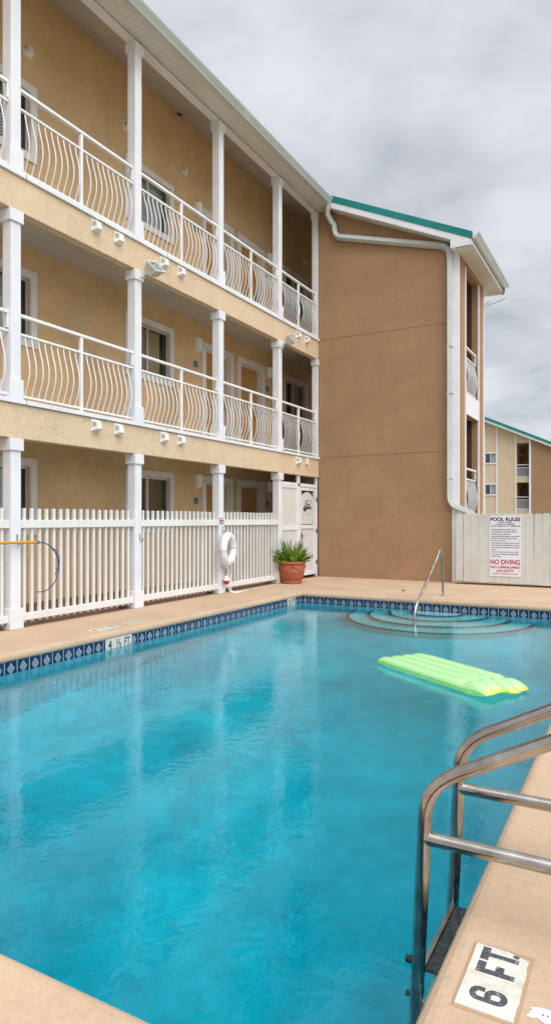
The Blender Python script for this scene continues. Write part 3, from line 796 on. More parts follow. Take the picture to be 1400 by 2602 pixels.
# ------------------------------------------------------------------ yellow pole with blue cord, hooks, notice, life ring
t = thing('skimmer_pole', (-6.60,4.6,1.06), 'yellow skimmer pole hung level across the leftmost post', 'pole')
MB().tube([(-6.605,3.0,1.085),(-6.60,5.80,1.05)], .017, 10).build('shaft', M['yellow'], t, smooth=True)
MB().tube([(-6.60,5.79,1.05),(-6.60,5.83,1.05)], .020, 10).build('cap', M['teal_plaque'], t, smooth=True)
cp = []
for i in range(22):
    a_ = R(92 - 215*i/21); cp.append((-6.60+.05*i/21, 5.83+.30*math.cos(a_)*(1 if i<11 else 1), .74+.31*math.sin(a_)))
m = MB().tube(cp[:20], .007, 6)
m.tube([(-6.60,6.0,1.0),(-6.58,6.09,.93),(-6.57,6.13,.84),(-6.565,6.12,.74),(-6.57,6.06,.63)], .006, 6)
m.build('cord', M['blue'], t, smooth=True)
for y, lb in ((5.545,'metal hook holding the yellow pole on the leftmost post'),(7.80,'empty metal hook on the second post'),(10.05,'metal hook above the life ring')):
    zc = {5.545:1.09, 7.80:1.06, 10.05:1.15}[y]
    t = thing('wall_hook', (XP,y,zc), lb, 'hook', 'metal hooks on the posts')
    MB().tube([(XP+.004,y,zc+.06),(XP+.006,y,zc-.03),(XP+.03,y,zc-.06),(XP+.06,y,zc-.05),(XP+.065,y,zc-.01)], .006, 6).build('hook_bar', M['darkframe'], t, smooth=True)
    MB().box(XP,XP+.004,y-.012,y+.012,zc-.02,zc+.07).build('plate', M['alu'], t)
t = thing('warning_notice', (XP,10.03,1.31), 'small maroon notice on the post above the life ring', 'sign')
MB().box(XP+.001,XP+.006,9.965,10.095,1.255,1.36).build('plate', M['maroon'], t)
MB().box(XP+.006,XP+.008,9.985,10.075,1.325,1.345).box(XP+.006,XP+.008,9.985,10.02,1.27,1.295).box(XP+.006,XP+.008,10.04,10.075,1.27,1.295).build('lettering', M['signwhite'], t)

LR = Vector((-6.54,10.06,.80))
t = thing('life_ring', LR, 'white life ring hung with white ropes on the third post', 'life ring')
tilt = Matrix.Rotation(R(10),3,'Z')
def lr(p): return LR + tilt @ Vector(p)
def ringpt(a_, rr=.0, x=0.): return lr((x, (.225+rr)*math.sin(a_), (.235+rr)*math.cos(a_)))
m = MB(); m.tube([ringpt(2*math.pi*i/40) for i in range(40)], .072, 16, closed=True); m.build('ring', M['buoy'], t, smooth=True, fix=True)
for k in range(4):
    a_ = R(85+90*k); m = MB()
    m.tube([ringpt(a_ + d_) for d_ in (-.085,-.03,.03,.085)], .0755, 16); m.build('band', mat('band_grey' if k==0 else 'band_grey_', (.56,.55,.68), .6), t, smooth=True)
m = MB()
for k in range(4):
    a0 = R(85+90*k); a1 = a0 + R(90); pts = []
    for i in range(9):
        s_ = i/8; sag = math.sin(math.pi*s_)*(.05 if k in (1,2) else .01); pts.append(ringpt(a0+(a1-a0)*s_, .073+sag, .02))
    m.tube(pts, .006, 6)
def hang(pts, r=.006): m.tube(pts, r, 6)
L_ = lambda y,z,x=-6.555: (x,y,z)
for dy in (-.03,.0,.025):
    hang([L_(10.05+dy,1.02,-6.60),L_(10.045+dy*1.4,.85,-6.58),L_(10.055+dy,.62,-6.575)])
hang([L_(10.05,.50),L_(10.06,.43),L_(10.07,.37),L_(10.045,.31)])
hang([L_(10.10,.50),L_(10.13,.40),L_(10.14,.25),L_(10.15,.12),L_(10.17,.03,-6.53),L_(10.20,.012,-6.47),L_(10.34,.010,-6.42),L_(10.50,.010,-6.46),L_(10.62,.010,-6.50)])
hang([L_(10.18,.50),L_(10.20,.40),L_(10.16,.27),L_(10.13,.14),L_(10.15,.02,-6.53),L_(10.13,.010,-6.45),L_(10.22,.010,-6.40),L_(10.40,.010,-6.47),L_(10.55,.010,-6.44)])
hang([L_(10.13,.45),L_(10.14,.30),L_(10.17,.20),L_(10.14,.09),L_(10.20,.02,-6.52),L_(10.30,.010,-6.50),L_(10.45,.010,-6.52)])
hang([L_(10.11,.10),L_(10.10,.03,-6.53),L_(10.16,.010,-6.44),L_(10.28,.010,-6.45)])
m.build('rope', M['rope'], t, smooth=True)
fl_ = [(0,-.075),(.03,-.07),(.05,-.045),(.056,-.01),(.057,.0)]
fo = MB().lathe(fl_, (-6.565,10.045,.235), 16).build('float_bobber', M['red'], t, smooth=True)
MB().lathe([(.057,.0),(.056,.02),(.050,.05),(.03,.075),(.012,.085),(0,.086)], (-6.565,10.045,.235), 16).build('float_top', M['buoy'], fo, smooth=True)

# ------------------------------------------------------------------ potted fern
PC = Vector((-6.44,12.35,0))
t = thing('potted_fern', PC, 'green foxtail fern in a round terracotta pot with swags', 'potted plant')
prof = [(.0,.004),(.195,.004),(.215,.012),(.218,.035),(.205,.05),(.222,.09),(.255,.17),(.272,.235),(.278,.25),(.272,.262),(.275,.32),(.272,.36),(.262,.39),(.285,.41),(.298,.425),(.300,.445),(.29,.46),(.268,.462),(.262,.44),(.255,.40)]
pot = MB().lathe(prof, PC, 48).build('pot', M['terra'], t, smooth=True)
m = MB()
for k in range(5):   # swags and rosettes in relief
    a0 = R(20+72*k); a1 = a0 + R(72); pts = []
    for i in range(13):
        s_ = i/12; a_ = a0+(a1-a0)*s_; z = .375 - .095*math.sin(math.pi*s_); r_ = .276
        pts.append(PC + Vector((r_*math.cos(a_), r_*math.sin(a_), z)))
    m.tube(pts, .013, 7)
    c_ = PC + Vector((.275*math.cos(a0), .275*math.sin(a0), .365))
    m.lathe([(0,-.03),(.022,-.025),(.03,0),(.022,.025),(0,.03)], c_, 10)
    for j in range(3):
        a_ = a0 + R(14+22*j); r_ = .24
        c_ = PC + Vector((r_*math.cos(a_), r_*math.sin(a_), .15)); m.lathe([(0,-.05),(.014,-.035),(.018,0),(.014,.035),(0,.05)], c_, 8)
m.build('swag', M['terra'], pot, smooth=True)
MB().lathe([(0,.43),(.258,.425)], PC, 24).build('soil', M['soil'], t)
m = MB(); rnd = random.Random(3)
for k in range(120):
    az = rnd.uniform(0,2*math.pi); el = R(rnd.choice([rnd.uniform(5,35), rnd.uniform(25,70), rnd.uniform(35,88)])); L = rnd.uniform(.26,.44) + (.10 if el > R(65) else 0)
    b_ = PC + Vector((.16*math.cos(az)*rnd.random(), .16*math.sin(az)*rnd.random(), .43))
    d_ = Vector((math.cos(az)*math.cos(el), math.sin(az)*math.cos(el), math.sin(el))); d2 = d_.copy()
    n = int(L/.0085); p = b_.copy()
    side0 = d_.orthogonal().normalized()
    for i in range(n):
        s_ = i/n; d2 = (d2 + Vector((0,0,.0035 if el < R(40) else -.002))).normalized(); p = p + d2*.0085
        rad = .046*min(1., s_*4+.35)*(1-s_)**.55 + .004
        for q in range(7):
            a_ = rnd.uniform(0,2*math.pi); sd = (Matrix.Rotation(a_,3,d2) @ side0)
            tip = p + sd*rad + d2*.018; w_ = d2.cross(sd)*.0048
            m.add([p-w_, p+w_, tip], [(0,1,2)])
m.build('foliage', M['fern'], t)

# ------------------------------------------------------------------ board fence, gate and sign at the right
YF = 13.88; bw = .147
def board(x0, x1, parent, z0, z1, dy=0., dog=.03):
    pts = [(x0,z0),(x1,z0),(x1,z1-dog),(x1-dog,z1),(x0+dog,z1),(x0,z1-dog)]
    MB().prism(pts, 'y', YF+dy, YF+dy+.018).build('board', M['board'], parent, fix=True, bevel=.002)
def board_run(x0, x1, parent, z0=.06):
    n = max(1, round((x1-x0)/bw)); w_ = (x1-x0)/n
    for i in range(n):
        g_ = random.uniform(.0015,.006)
        board(x0+i*w_+g_/2, x0+(i+1)*w_-g_/2, parent, z0+random.uniform(-.008,.008), 1.457+random.uniform(-.006,.006), random.uniform(-.003,.003))
GB = 'white dog eared board fencing right of the building'
t = thing('board_fence', (-3.31,YF,0), 'narrow white board fence strip between building corner and board gate', 'fence', GB)
board_run(-3.385,-3.245,t)
MB().box(-3.385,-3.245,YF+.03,YF+.12,.0,1.30).build('gate_post', M['board'], t)
t = thing('board_gate', (-2.55,YF,0), 'white board gate carrying the pool rules sign', 'gate')
board_run(-3.235,-1.872,t)
MB().box(-3.23,-1.88,YF+.022,YF+.058,.22,.31).build('lower_rail', M['board'], t)
MB().box(-3.23,-1.88,YF+.022,YF+.058,1.18,1.27).build('upper_rail', M['board'], t)
t = thing('board_fence', (.6,YF,0), 'white board fence running out of the photo right of the gate', 'fence', GB)
board_run(-1.858,3.1,t, .05)
MB().box(-1.855,3.1,YF+.022,YF+.06,.22,.31).build('lower_rail', M['board'], t)
MB().box(-1.855,3.1,YF+.022,YF+.06,1.18,1.27).build('upper_rail', M['board'], t)
for x in (-1.80,.5,2.8): MB().box(x-.045,x+.045,YF+.061,YF+.15,.0,1.4).build('fence_post', M['board'], t)
m = MB().box(-3.385,3.1,YF+.02,YF+.13,-.002,.028); tag(m.build('fence_gap_strip', mat('gap_brown', (.09,.05,.03), .9)), 'dark brown strip filling the gap under the white board fence', 'strip')  # added strip, coloured to stand in for the dark gap below the boards
ys_ = YF-.004
t = thing('pool_rules_sign', (-2.41,ys_,.8), 'white pool rules sign with red no diving lines on the board gate', 'sign')
sx0, sx1, sz0, sz1 = -2.715,-2.105,.190,1.405
MB().box(sx0,sx1,ys_-.006,ys_,sz0,sz1).build('panel', M['signwhite'], t, bevel=.001)
W_ = sx1-sx0; H_ = sz1-sz0; sc = (sx0+sx1)/2
def sline(s_, v, size, width, mt, al='CENTER', x=None, bold=0.):
    text(s_, 'lettering', mt, t, (sc if x is None else x, ys_-.0065, sz1 - v*H_), (1,0,0), (0,0,1), size, width*W_, bold, .001, al)
nv, rd = M['navy'], M['signred']
sline('POOL RULES', .080, .100, .94, nv, bold=.004)
sline('POOL HOURS', .113, .036, .42, nv, bold=.001)
sline('9:00 AM TO 10:00 PM', .145, .036, .62, nv, bold=.001)
sline('POOL CAPACITY 26 PERSONS', .176, .036, .92, nv, bold=.001)
body = [('- SHOWER BEFORE ENTERING POOL',.82),('- CHILDREN MUST BE SUPERVISED BY',.86),('  PARENTS OR GUARDIANS',.60),('- SWIM DIAPERS REQUIRED FOR INFANTS',.95),('- NO FOOD, DRINK OR GLASS IN POOL',.85),('  OR ON POOL DECK',.45),('- NO ANIMALS ALLOWED IN POOL AREA',.92),('- FLOATS ARE NOT PERMITTED IN POOL',.91),('- NO RUNNING OR ROUGH PLAY IN POOL',.92),('  AREA',.13),('- DO NOT SWALLOW THE POOL WATER',.90),('- POOL FOR OWNERS AND REGISTERED',.90),('  GUESTS ONLY',.32)]
for i,(s_,w_) in enumerate(body):
    sline(s_.strip(), .232+i*.0372, .031, w_, nv, 'LEFT', sx0+.02+(.02 if s_.startswith('  ') else 0), .0006)
sline('NO DIVING', .797, .130, .93, rd, bold=.004)
sline('NO LIFEGUARD', .862, .062, .94, rd, bold=.0025)
sline('ON DUTY', .925, .066, .56, rd, bold=.0025)
sline('SWIM AT YOUR OWN RISK', .965, .032, .80, rd, bold=.001)
m = MB()
for x in (sx0+.02,sx1-.03):
    for v in (.115,.40,.90): m.tube([(x,ys_-.006,sz1-v*H_),(x,ys_-.010,sz1-v*H_)], .008, 8)
m.build('screw', M['darkframe'], t)

# ------------------------------------------------------------------ pool fittings
# curved grab rail at the entry steps
t = thing('grab_rail', (-3.03,11.4,0), 'bent stainless grab rail at the round entry steps', 'handrail')
pts = [(-3.03,11.45,-.02),(-3.03,11.43,.3),(-3.03,11.40,.66),(-3.03,11.385,.75),(-3.03,11.35,.805),(-3.03,11.29,.825),(-3.03,11.22,.79),(-3.03,11.12,.69),(-3.03,10.5,.05+.13),(-3.03,10.05,-.12+.20),(-3.03,9.92,.03),(-3.03,9.87,-.06),(-3.03,9.85,-.18),(-3.03,9.85,-.75)]
pts = [(-3.03,11.50,-.02),(-3.03,11.47,.3),(-3.03,11.42,.68),(-3.03,11.40,.76),(-3.03,11.36,.81),(-3.03,11.30,.825),(-3.03,11.24,.79),(-3.03,11.15,.71),(-3.03,10.6,.385),(-3.03,10.0,.06),(-3.03,9.91,-.01),(-3.03,9.86,-.10),(-3.03,9.845,-.22),(-3.03,9.84,-.78)]
MB().tube(pts, .0215, 14).build('rail', M['chrome'], t, smooth=True)
MB().lathe([(.022,.012),(.05,.008),(.06,.0)], (-3.03,11.50,0), 20).build('escutcheon', M['chrome'], t, smooth=True)
m = MB().box(-3.16,-2.98,11.33,11.39,.001,.004); tag(m.build('pale_patch', mat('pale_mortar', (.72,.66,.58), .8)), 'pale mortar patch on the deck beside the grab rail foot', 'patch')
# ladder
t = thing('pool_ladder', (-.62,2.48,0), 'stainless pool ladder with raised handrails at the right pool edge', 'ladder')
def arc(c0, c1, c2, n=8):
    out = []
    for i in range(n+1):
        s_ = i/n; out.append(tuple((1-s_)**2*c0[k] + 2*s_*(1-s_)*c1[k] + s_*s_*c2[k] for k in range(3)))
    return out
for y in (2.236,2.719):
    leg = [(-.692,y,-1.15),(-.682,y,-.35),(-.668,y,-.05),(-.657,y,.20)] + arc((-.652,y,.31),(-.650,y,.435),(-.50,y,.500)) + [(-.25,y,.632),(.10,y,.82)] + arc((.16,y,.85),(.27,y,.905),(.29,y,.76)) + [(.29,y,.4),(.29,y,-.02)]
    rail = MB().tube(leg, .0245, 18).build('handrail', M['chrome'], t, smooth=True)
    MB().tube([(-.655,y,.240),(.29,y,.240)], .0235, 18).build('crossbar', M['chrome'], rail, smooth=True)
    if y < 2.5:
        for z in (-.19,-.40): MB().tube([(-.716,y-.005,z),(-.69,y-.005,z)], .013, 10).build('bolt', M['rubber'], rail)
for z in (-.26,-.54,-.84):
    m = MB().box(-.66,-.565,2.262,2.694,z-.012,z)
    tr_ = m.build('tread', M['rubber'], t)
    m = MB()
    for i in range(36): m.box(-.655,-.57,2.27+i*.0117,2.274+i*.0117,z,z+.004)
    m.build('grip_rib', mat('grip_grey', (.16,.17,.17), .5), tr_)
    MB().box(-.678,-.661,2.262,2.694,z-.02,z+.012).box(-.564,-.556,2.262,2.694,z-.02,z+.012).build('side_lip', M['chrome'], tr_)
# inflatable raft
rc = Vector((-1.67,6.46,ZW)); ud = Vector((.8207,-.5713,0)); vd = Vector((.5713,.8207,0)); L, Wd, NT = 1.56, .58, 4
m = MB(); nu, nv_ = 48, 64
def hprof(u, v):
    tv = (v*NT) % 1.; tv = min(max(tv,0.),1.)
    e_ = max(0., 1-(abs(u-.5)*2)**9)**.5
    pil = 1. if u < .84 else 1. + .25*math.sin(math.pi*(u-.84)/.16)
    dip = 1. if abs(u-.83) > .03 else .72 + .28*(abs(u-.83)/.03)
    edge = .32 + .68*math.sin(math.pi*tv)**.55
    return .066*edge*e_*pil*dip
vs = []
for side in (1,-1):
    for i in range(nu+1):
        u = i/nu
        for j in range(nv_+1):
            v = j/nv_; tip = .0
            if u > .9: tip = .035*(1 if (int(v*NT*.999) % 2 == 0) else -.3)*(u-.9)/.1
            wob = .012*math.sin(v*NT*math.pi)**2*(1 if u > .5 else -1)*abs(u-.5)*2
            p = rc + ud*((u-.5)*L + tip + wob) + vd*((v-.5)*Wd*(1-.05*(abs(u-.5)*2)**6))
            z = hprof(u,v)*(1. if side > 0 else -.55) + .032 + (.012*math.sin(7*u+5*v) if u > .85 else 0)
            vs.append((p.x,p.y,ZW+z))
W1 = nv_+1; off = (nu+1)*W1
for i in range(nu):
    for j in range(nv_):
        a_ = i*W1+j; uvq = [(i/nu,j/nv_),((i+1)/nu,j/nv_),((i+1)/nu,(j+1)/nv_),(i/nu,(j+1)/nv_)]
        for s_, fc in ((0,(a_,a_+W1,a_+W1+1,a_+1)),(off,(a_,a_+1,a_+W1+1,a_+W1))):
            m.f.append(tuple(s_+q for q in fc)); m.uv[len(m.f)-1] = uvq if s_ == 0 else [uvq[0],uvq[3],uvq[2],uvq[1]]
m.v = vs
tag(m.build('air_mattress', M['raft'], smooth=True), 'neon lime green inflatable air mattress floating on the pool', 'pool float')

# ------------------------------------------------------------------ depth markers and litter
def deck_marker(x0, x1, y0, y1, z, chunks, label, mtile='marker', chip=False):
    t = thing('depth_marker', ((x0+x1)/2,(y0+y1)/2,z), label, 'depth marker')
    m = MB(); rnd = random.Random(5); pts = []
    def side(a_, b_, n, amp):
        for i in range(n):
            s_ = i/n; j = rnd.uniform(-amp,amp) if i else 0
            d_ = (b_[0]-a_[0], b_[1]-a_[1]); l_ = math.hypot(*d_); nx, ny = -d_[1]/l_, d_[0]/l_
            pts.append((a_[0]+d_[0]*s_+nx*j, a_[1]+d_[1]*s_+ny*j))
    A = .0011 if chip else .0
    side((x0,y0),(x1,y0),9,A); side((x1,y0),(x1,y1-.03),13,A*2.2); side((x1,y1-.018),(x1-.05,y1-.008),5,A); side((x1-.06,y1-.002),(x0,y1),6,A); side((x0,y1),(x0,y0),9,A*.5)
    m.prism(pts, 'z', z, z+.004); m.build('tile', M[mtile], t, fix=True)
    for s_, oy, size, w_, b_ in chunks:
        text(s_, 'lettering', M['ink'], t, (x1-.028, oy, z+.0042), (0,1,0), (-1,0,0), size, w_, b_, .0006)
    return t
t = deck_marker(-.452,-.296,1.83,2.124,.001, [], 'white tile reading 6 FT. set in the deck beside the ladder', chip=True)
MB().box(-.451,-.297,1.976,1.979,.0045,.0056).build('grout_joint', mat('grout', (.52,.48,.40), .8), t)
def ribbon(mb, pts, w, z):
    L_, R_ = [], []
    for i in range(len(pts)):
        a_ = pts[max(i-1,0)]; b_ = pts[min(i+1,len(pts)-1)]; d_ = Vector((b_[0]-a_[0], b_[1]-a_[1])).normalized()
        L_.append((pts[i][0]-d_.y*w, pts[i][1]+d_.x*w, z)); R_.append((pts[i][0]+d_.y*w, pts[i][1]-d_.x*w, z))
    for i in range(len(pts)-1): mb.quad(R_[i], R_[i+1], L_[i+1], L_[i])
zt = .0054; m = MB()      # the 6 : open hook joined to a closed bowl
p6 = [(-.386,1.9185),(-.400,1.9185)] + [(-.402+.0145*math.cos(R(90+180*i/14)), 1.8985+.020*math.sin(R(90+180*i/14))) for i in range(15)] + [(-.39,1.8785),(-.375,1.8785),(-.350,1.8785)]
p6 += [(-.349+.0165*math.cos(R(-90+180*i/14)), 1.8985+.020*math.sin(R(-90+180*i/14))) for i in range(15)] + [(-.358,1.9185)] + [(-.362+.0145*math.cos(R(90+84*i/8)), 1.8985+.020*math.sin(R(90+84*i/8))) for i in range(9)] + [(-.374,1.888)]
ribbon(m, p6, .0092, zt); m.build('digit', M['ink'], t)
def rects(rs):
    m = MB()
    for x0,x1,y0,y1 in rs: m.quad((x0,y0,zt),(x1,y0,zt),(x1,y1,zt),(x0,y1,zt))
    return m
rects([(-.430,-.322,1.990,2.012),(-.430,-.406,2.012,2.043),(-.378,-.354,2.012,2.037)]).build('letter', M['ink'], t)
rects([(-.430,-.406,2.052,2.115),(-.406,-.322,2.073,2.093)]).build('letter', M['ink'], t)
MB().add([(-.333+.0095*math.cos(2*math.pi*i/16), 2.106+.0085*math.sin(2*math.pi*i/16), zt) for i in range(16)], [tuple(range(16))]).build('full_stop', M['ink'], t)
m = MB()
gp_ = [(-.462,1.82),(-.286,1.82),(-.284,2.134),(-.40,2.136),(-.462,2.132)]
m.prism(gp_, 'z', .0003, .0009); m.build('mortar_bed', mat('mortar_bed', (.40,.26,.165), .9), t, fix=True)
deck_marker(-5.79,-5.66,5.82,6.30,.001, [('4',5.90,.12,.07,.003),('½',6.05,.13,.10,.0),('FT',6.22,.12,.12,.003)], 'white depth tiles reading 4 1/2 FT on the left deck edge', chip=True)
t = deck_marker(-5.79,-5.68,6.44,6.80,.001, [('NO DIVING',6.62,.07,.32,.002)], 'worn no diving tiles beside the 4 1/2 FT tiles', chip=True)
deck_marker(-5.83,-5.71,10.55,10.85,.001, [('3 FT',10.70,.10,.24,.002)], 'worn 3 FT tile on the far left deck corner', chip=True)
def wall_marker(y0, y1, chunks, label):
    x = PX0-.010
    t = thing('depth_marker', (x,(y0+y1)/2,-.155), label, 'depth marker')
    MB().box(x-.002,x+.003,y0,y1,-.234,-.078).build('tile', M['marker'], t)
    for s_, y, w_, sz in chunks: text(s_, 'lettering', M['ink'], t, (x+.0035,y,-.205), (0,1,0), (0,0,1), sz, w_, .003, .0008)
    return t
wall_marker(5.845,6.302, [('4',5.92,.065,.15),('½',6.07,.09,.15),('FT.',6.225,.12,.15)], 'white 4 1/2 FT. depth tiles in the waterline tile band')
wall_marker(10.40,10.70, [('3',10.475,.07,.15),('FT',10.62,.12,.15)], 'white 3 FT depth tiles near the far pool corner')
t = thing('paper_scrap', (-.22,1.92,0), 'torn white paper scrap on the deck right of the 6 FT. tile', 'litter')
rnd = random.Random(11); pts = []
for i in range(20):
    a_ = 2*math.pi*i/20; r_ = 1+rnd.uniform(-.3,.25)
    pts.append((-.225+.045*r_*math.cos(a_)+.02*math.sin(a_), 1.905+.028*r_*math.sin(a_)))
m = MB(); m.prism(pts, 'z', .0012, .0024); m.build('sheet', mat('white_paper', (.85,.85,.88), .7), t, fix=True)
m = MB()
for i in range(3): m.box(-.235+.012*i,-.230+.012*i,1.897,1.905,.0025,.0028)
m.build('print', mat('pencil_marks', (.12,.12,.3), .6), t)
def litter(name, c, n, rad, h, label, cat, mt, seed):
    rnd = random.Random(seed); m = MB()
    for i in range(n):
        a_ = rnd.uniform(0,6.28); r_ = rad*rnd.random()**.6; p = Vector((c[0]+r_*math.cos(a_)*.45, c[1]+r_*math.sin(a_), c[2]+rnd.uniform(.004,h)))
        d_ = Vector((rnd.uniform(-1,1),rnd.uniform(-1,1),rnd.uniform(-.3,.8))).normalized()*rnd.uniform(.012,.035); s_ = d_.orthogonal().normalized()*.008
        m.add([p-d_, p-s_, p+d_, p+s_+Vector((0,0,.004))], [(0,1,2),(0,2,3)])
    return tag(m.build(name, mt), label, cat)
litter('leaf_litter', (-6.76,5.30,0), 160, .14, .10, 'heap of dry leaves at the foot of the leftmost post', 'leaves', M['weed'], 1)
litter('leaf_litter', (-6.80,7.62,0), 60, .12, .04, 'dry leaves at the foot of the second post', 'leaves', M['weed'], 2)
litter('leaf_litter', (-6.80,9.85,0), 60, .10, .05, 'dry leaves at the foot of the life ring post', 'leaves', M['weed'], 3)
litter('dead_leaf', (-3.88,11.93,0), 12, .05, .03, 'small curled dark leaf on the far deck left of the grab rail', 'leaf', M['weed'], 4)

# ------------------------------------------------------------------ rear building
RB = thing('rear_building', (-10,62,0), 'distant cream and brown apartment building with teal sloping roof', 'building')
YB = 60.; rs = .464
def rz(x): return 10.0 - rs*(x+12.2)       # wall top / roof underside
op = [(-9.47,-8.42,4.99-.02,7.93),(-9.47,-8.42,2.21,4.55)]
wn = [(-12.05,-11.2,6.33,7.17),(-12.05,-11.2,3.58,4.44)]
m = MB(); xs_ = [-22,-12.05,-11.2,-9.47,-8.42,-8.33]; zs_ = [0,2.21,3.58,4.44,4.55,4.97,6.33,7.17,7.93]
for i in range(len(xs_)-1):
    for j in range(len(zs_)-1):
        xc = (xs_[i]+xs_[i+1])/2; zc = (zs_[j]+zs_[j+1])/2
        if any(h[0]<xc<h[1] and h[2]<zc<h[3] for h in op+wn): continue
        m.quad((xs_[i],YB,zs_[j]),(xs_[i+1],YB,zs_[j]),(xs_[i+1],YB,zs_[j+1]),(xs_[i],YB,zs_[j+1]))
    m.quad((xs_[i],YB,7.93),(xs_[i+1],YB,7.93),(xs_[i+1],YB,rz(xs_[i+1])+.05),(xs_[i],YB,rz(xs_[i])+.05))
m.quad((-22,YB+9,0),(-22,YB,0),(-22,YB,14),(-22,YB+9,14))
m.build('wall', M['cream'], RB)
m = MB().quad((-8.33,YB-.3,0),(-3.4,YB-.3,0),(-3.4,YB-.3,rz(-3.4)+.05),(-8.33,YB-.3,rz(-8.33)+.05)).quad((-3.4,YB-.3,0),(-3.4,YB+9,0),(-3.4,YB+9,rz(-3.4)),(-3.4,YB-.3,rz(-3.4)))
m.build('brown_wall', M['brown'], RB)
def rslab(lo, hi, y0, y1): return MB().prism([(-22,rz(-22)+lo),(-3.0,rz(-3.0)+lo),(-3.0,rz(-3.0)+hi),(-22,rz(-22)+hi)], 'y', y0, y1)
rslab(.20,.42,YB-.75,YB+9).build('roof', M['teal'], RB, fix=True)
rslab(.0,.198,YB-.70,YB+9).build('fascia', M['white'], RB, fix=True)
for x0,x1 in ((-12.26,-12.08),(-11.17,-11.04),(-9.60,-9.48),(-8.41,-8.25)):
    MB().box(x0,x1,YB-.34 if x0 > -8.5 else YB-.06,YB+.05,0,rz(x1)+.01).build('trim', M['white'], RB)
for x0,x1,z0,z1 in wn:
    m = MB().box(x0,x1,YB-.05,YB+.03,z1-.02,z1+.09).box(x0-.02,x1+.02,YB-.06,YB+.03,z0-.12,z0+.0).box((x0+x1)/2-.03,(x0+x1)/2+.03,YB-.03,YB+.03,z0,z1-.02)
    w_ = m.build('window', M['white'], RB)
    MB().box(x0,x1,YB+.005,YB+.015,z0,z1).build('pane', M['glass'], w_)
    m = MB().box(x0-.3,x1+.3,YB+1.2,YB+1.22,z0-.3,z1+.3); m.build('room', M['room'], w_)
    m = MB().quad(((x0+x1)/2+.03,YB+.15,z0),(x1,YB+.15,z0),(x1,YB+.15,z1),((x0+x1)/2+.03,YB+.15,z1)); m.build('curtain', M['curtain_grey'], w_)
for x0,x1,z0,z1 in op:
    m = MB(); d_ = 4.
    m.quad((x0,YB,z0),(x0,YB+d_,z0),(x0,YB+d_,z1),(x0,YB,z1)); m.quad((x1+.6,YB,z1),(x1+.6,YB+d_,z1),(x1+.6,YB+d_,z0),(x1+.6,YB,z0))
    m.quad((x0,YB,z1),(x0,YB+d_,z1),(x1+.6,YB+d_,z1),(x1+.6,YB,z1)); m.quad((x1+.6,YB,z0),(x1+.6,YB+d_,z0),(x0,YB+d_,z0),(x0,YB,z0)); m.quad((x0,YB+d_,z0),(x1+.6,YB+d_,z0),(x1+.6,YB+d_,z1),(x0,YB+d_,z1))
    bl = m.build('balcony', M['cream_wall'], RB)
    MB().box(x0+.02,x0+.16,YB+.7,YB+1.6,z0,z0+2.0).build('doorway', M['brown_in'], bl); MB().box(x0+.4,x0+.5,YB+d_-.06,YB+d_-.02,z0,z0+1.95).build('doorway', M['brown_in'], bl); MB().box(x0+.9,x0+1.05,YB+d_-.06,YB+d_-.02,z0+.5,z0+1.8).build('window', M['brown_in'], bl)
    m = MB().box(x0+.52,x0+.58,YB+d_-.07,YB+d_-.02,z0,z0+2.05).box(x0+.02,x0+.17,YB+1.61,YB+1.75,z0,z0+2.1).box(x0+.82,x0+.89,YB+d_-.07,YB+d_-.02,z0+.4,z0+1.9); m.build('door_trim', M['white'], bl)
    m = MB().box(x0,x1,YB-.02,YB+.03,z0+1.05,z0+1.11).box(x0,x1,YB-.02,YB+.03,z0+.82,z0+.86).box(x0,x1,YB-.05,YB+.03,z0,z0+.07)
    for i in range(12): m.box(x0+.05+i*.087,x0+.07+i*.087,YB-.0,YB+.02,z0+.07,z0+.82)
    m.build('railing', M['rail'], bl)

# ------------------------------------------------------------------ world, sun, camera
SUN_EL, SUN_AZ = R(52), R(118)    # azimuth clockwise from +Y
w = bpy.data.worlds.new('World'); bpy.context.scene.world = w; w.use_nodes = True
k = N(w); nt = w.node_tree
bg = nt.nodes['Background']
sky = k.n('ShaderNodeTexSky', sky_type='NISHITA', sun_disc=False, sun_elevation=SUN_EL, sun_rotation=SUN_AZ)
tc = k.n('ShaderNodeTexCoord'); sp = k.n('ShaderNodeSeparateXYZ'); k.l(tc.outputs['Generated'], sp.inputs[0])
zc = k.math('ADD', k.math('MAXIMUM', sp.outputs['Z'], 0.), .22)
cx_ = k.math('DIVIDE', sp.outputs['X'], zc); cy_ = k.math('DIVIDE', sp.outputs['Y'], zc)
cv = k.n('ShaderNodeCombineXYZ'); k.l(cx_, cv.inputs[0]); k.l(cy_, cv.inputs[1])
n1 = k.noise(cv.outputs[0], 1.25, 5, .52, .25); n2 = k.noise(cv.outputs[0], 3.4, 5, .55, .4)
cl = k.math('ADD', k.math('MULTIPLY', n1, .68), k.math('MULTIPLY', n2, .32))
cloud = k.ramp(cl, [(.36, (3.1,3.35,3.75)), (.46, (4.8,5.0,5.4)), (.57, (6.2,6.35,6.7))])
lift = k.ramp(sp.outputs['Z'], [(0., .92), (.55, 1.0), (.8, 1.05), (1., 1.7)])   # overcast sky: brighter overhead
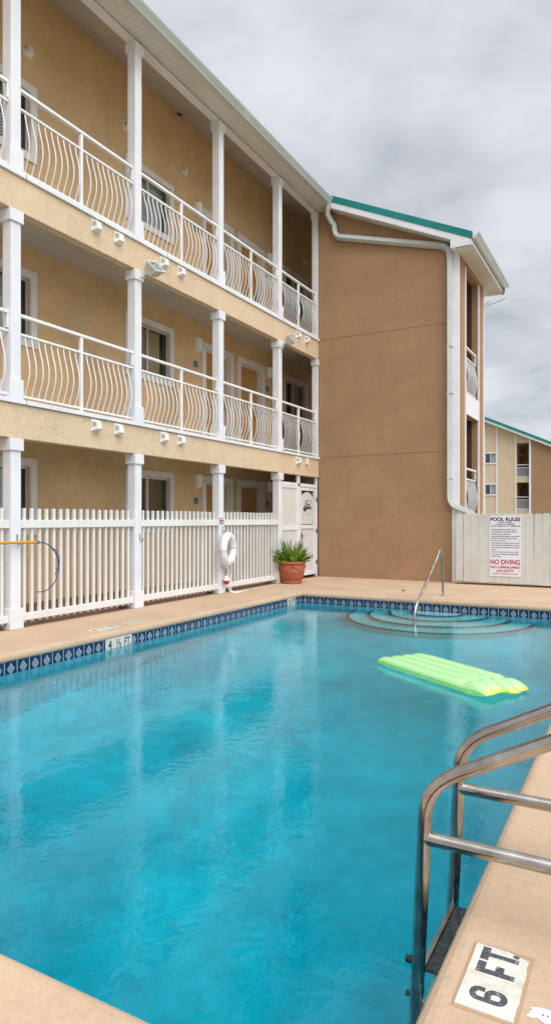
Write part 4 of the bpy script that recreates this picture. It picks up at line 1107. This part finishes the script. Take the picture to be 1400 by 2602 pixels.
cloud = k.mix(1., cloud, lift, 'MULTIPLY')
vm = k.n('ShaderNodeVectorMath', operation='DOT_PRODUCT'); k.l(tc.outputs['Generated'], vm.inputs[0])
vm.inputs[1].default_value = (math.sin(SUN_AZ)*math.cos(SUN_EL), math.cos(SUN_AZ)*math.cos(SUN_EL), math.sin(SUN_EL))
glow = k.math('ADD', k.math('MULTIPLY', k.math('POWER', k.math('MAXIMUM', vm.outputs['Value'], 0.), 4.), 2.6), 1.)   # thin cloud in front of the sun
gc = k.n('ShaderNodeCombineXYZ')
for i_ in range(3): k.l(glow, gc.inputs[i_])
cloud = k.mix(1., cloud, gc.outputs[0], 'MULTIPLY')
k.l(k.mix(.93, sky.outputs[0], cloud), bg.inputs['Color']); bg.inputs['Strength'].default_value = .1
sl = bpy.data.lights.new('sun', 'SUN'); sl.energy = 1.3; sl.angle = R(50); sl.color = (1,.965,.91)
so = bpy.data.objects.new('sun', sl); C.objects.link(so)
dv = Vector((math.sin(SUN_AZ)*math.cos(SUN_EL), math.cos(SUN_AZ)*math.cos(SUN_EL), math.sin(SUN_EL)))
so.rotation_euler = dv.to_track_quat('Z','Y').to_euler(); so.location = dv*60

cd = bpy.data.cameras.new('camera'); cam = bpy.data.objects.new('camera', cd); C.objects.link(cam)
cam.location = (0,0,1.33); cam.rotation_euler = (R(90),0,R(28.933))
cd.sensor_fit = 'HORIZONTAL'; cd.sensor_width = 36.; cd.lens = 36.*1686/1400; cd.shift_x = 0; cd.shift_y = 20./1400
cd.clip_start = .05; cd.clip_end = 2000
S = bpy.context.scene; S.camera = cam
S.view_settings.view_transform = 'Standard'; S.view_settings.look = 'None'; S.view_settings.exposure = .42; S.view_settings.gamma = 1
S.render.engine = 'CYCLES'
cy = S.cycles; cy.use_denoising = True; cy.max_bounces = 14; cy.diffuse_bounces = 5; cy.glossy_bounces = 5; cy.transmission_bounces = 10; cy.transparent_max_bounces = 12
cy.sample_clamp_indirect = 8; cy.caustics_refractive = True; cy.caustics_reflective = True
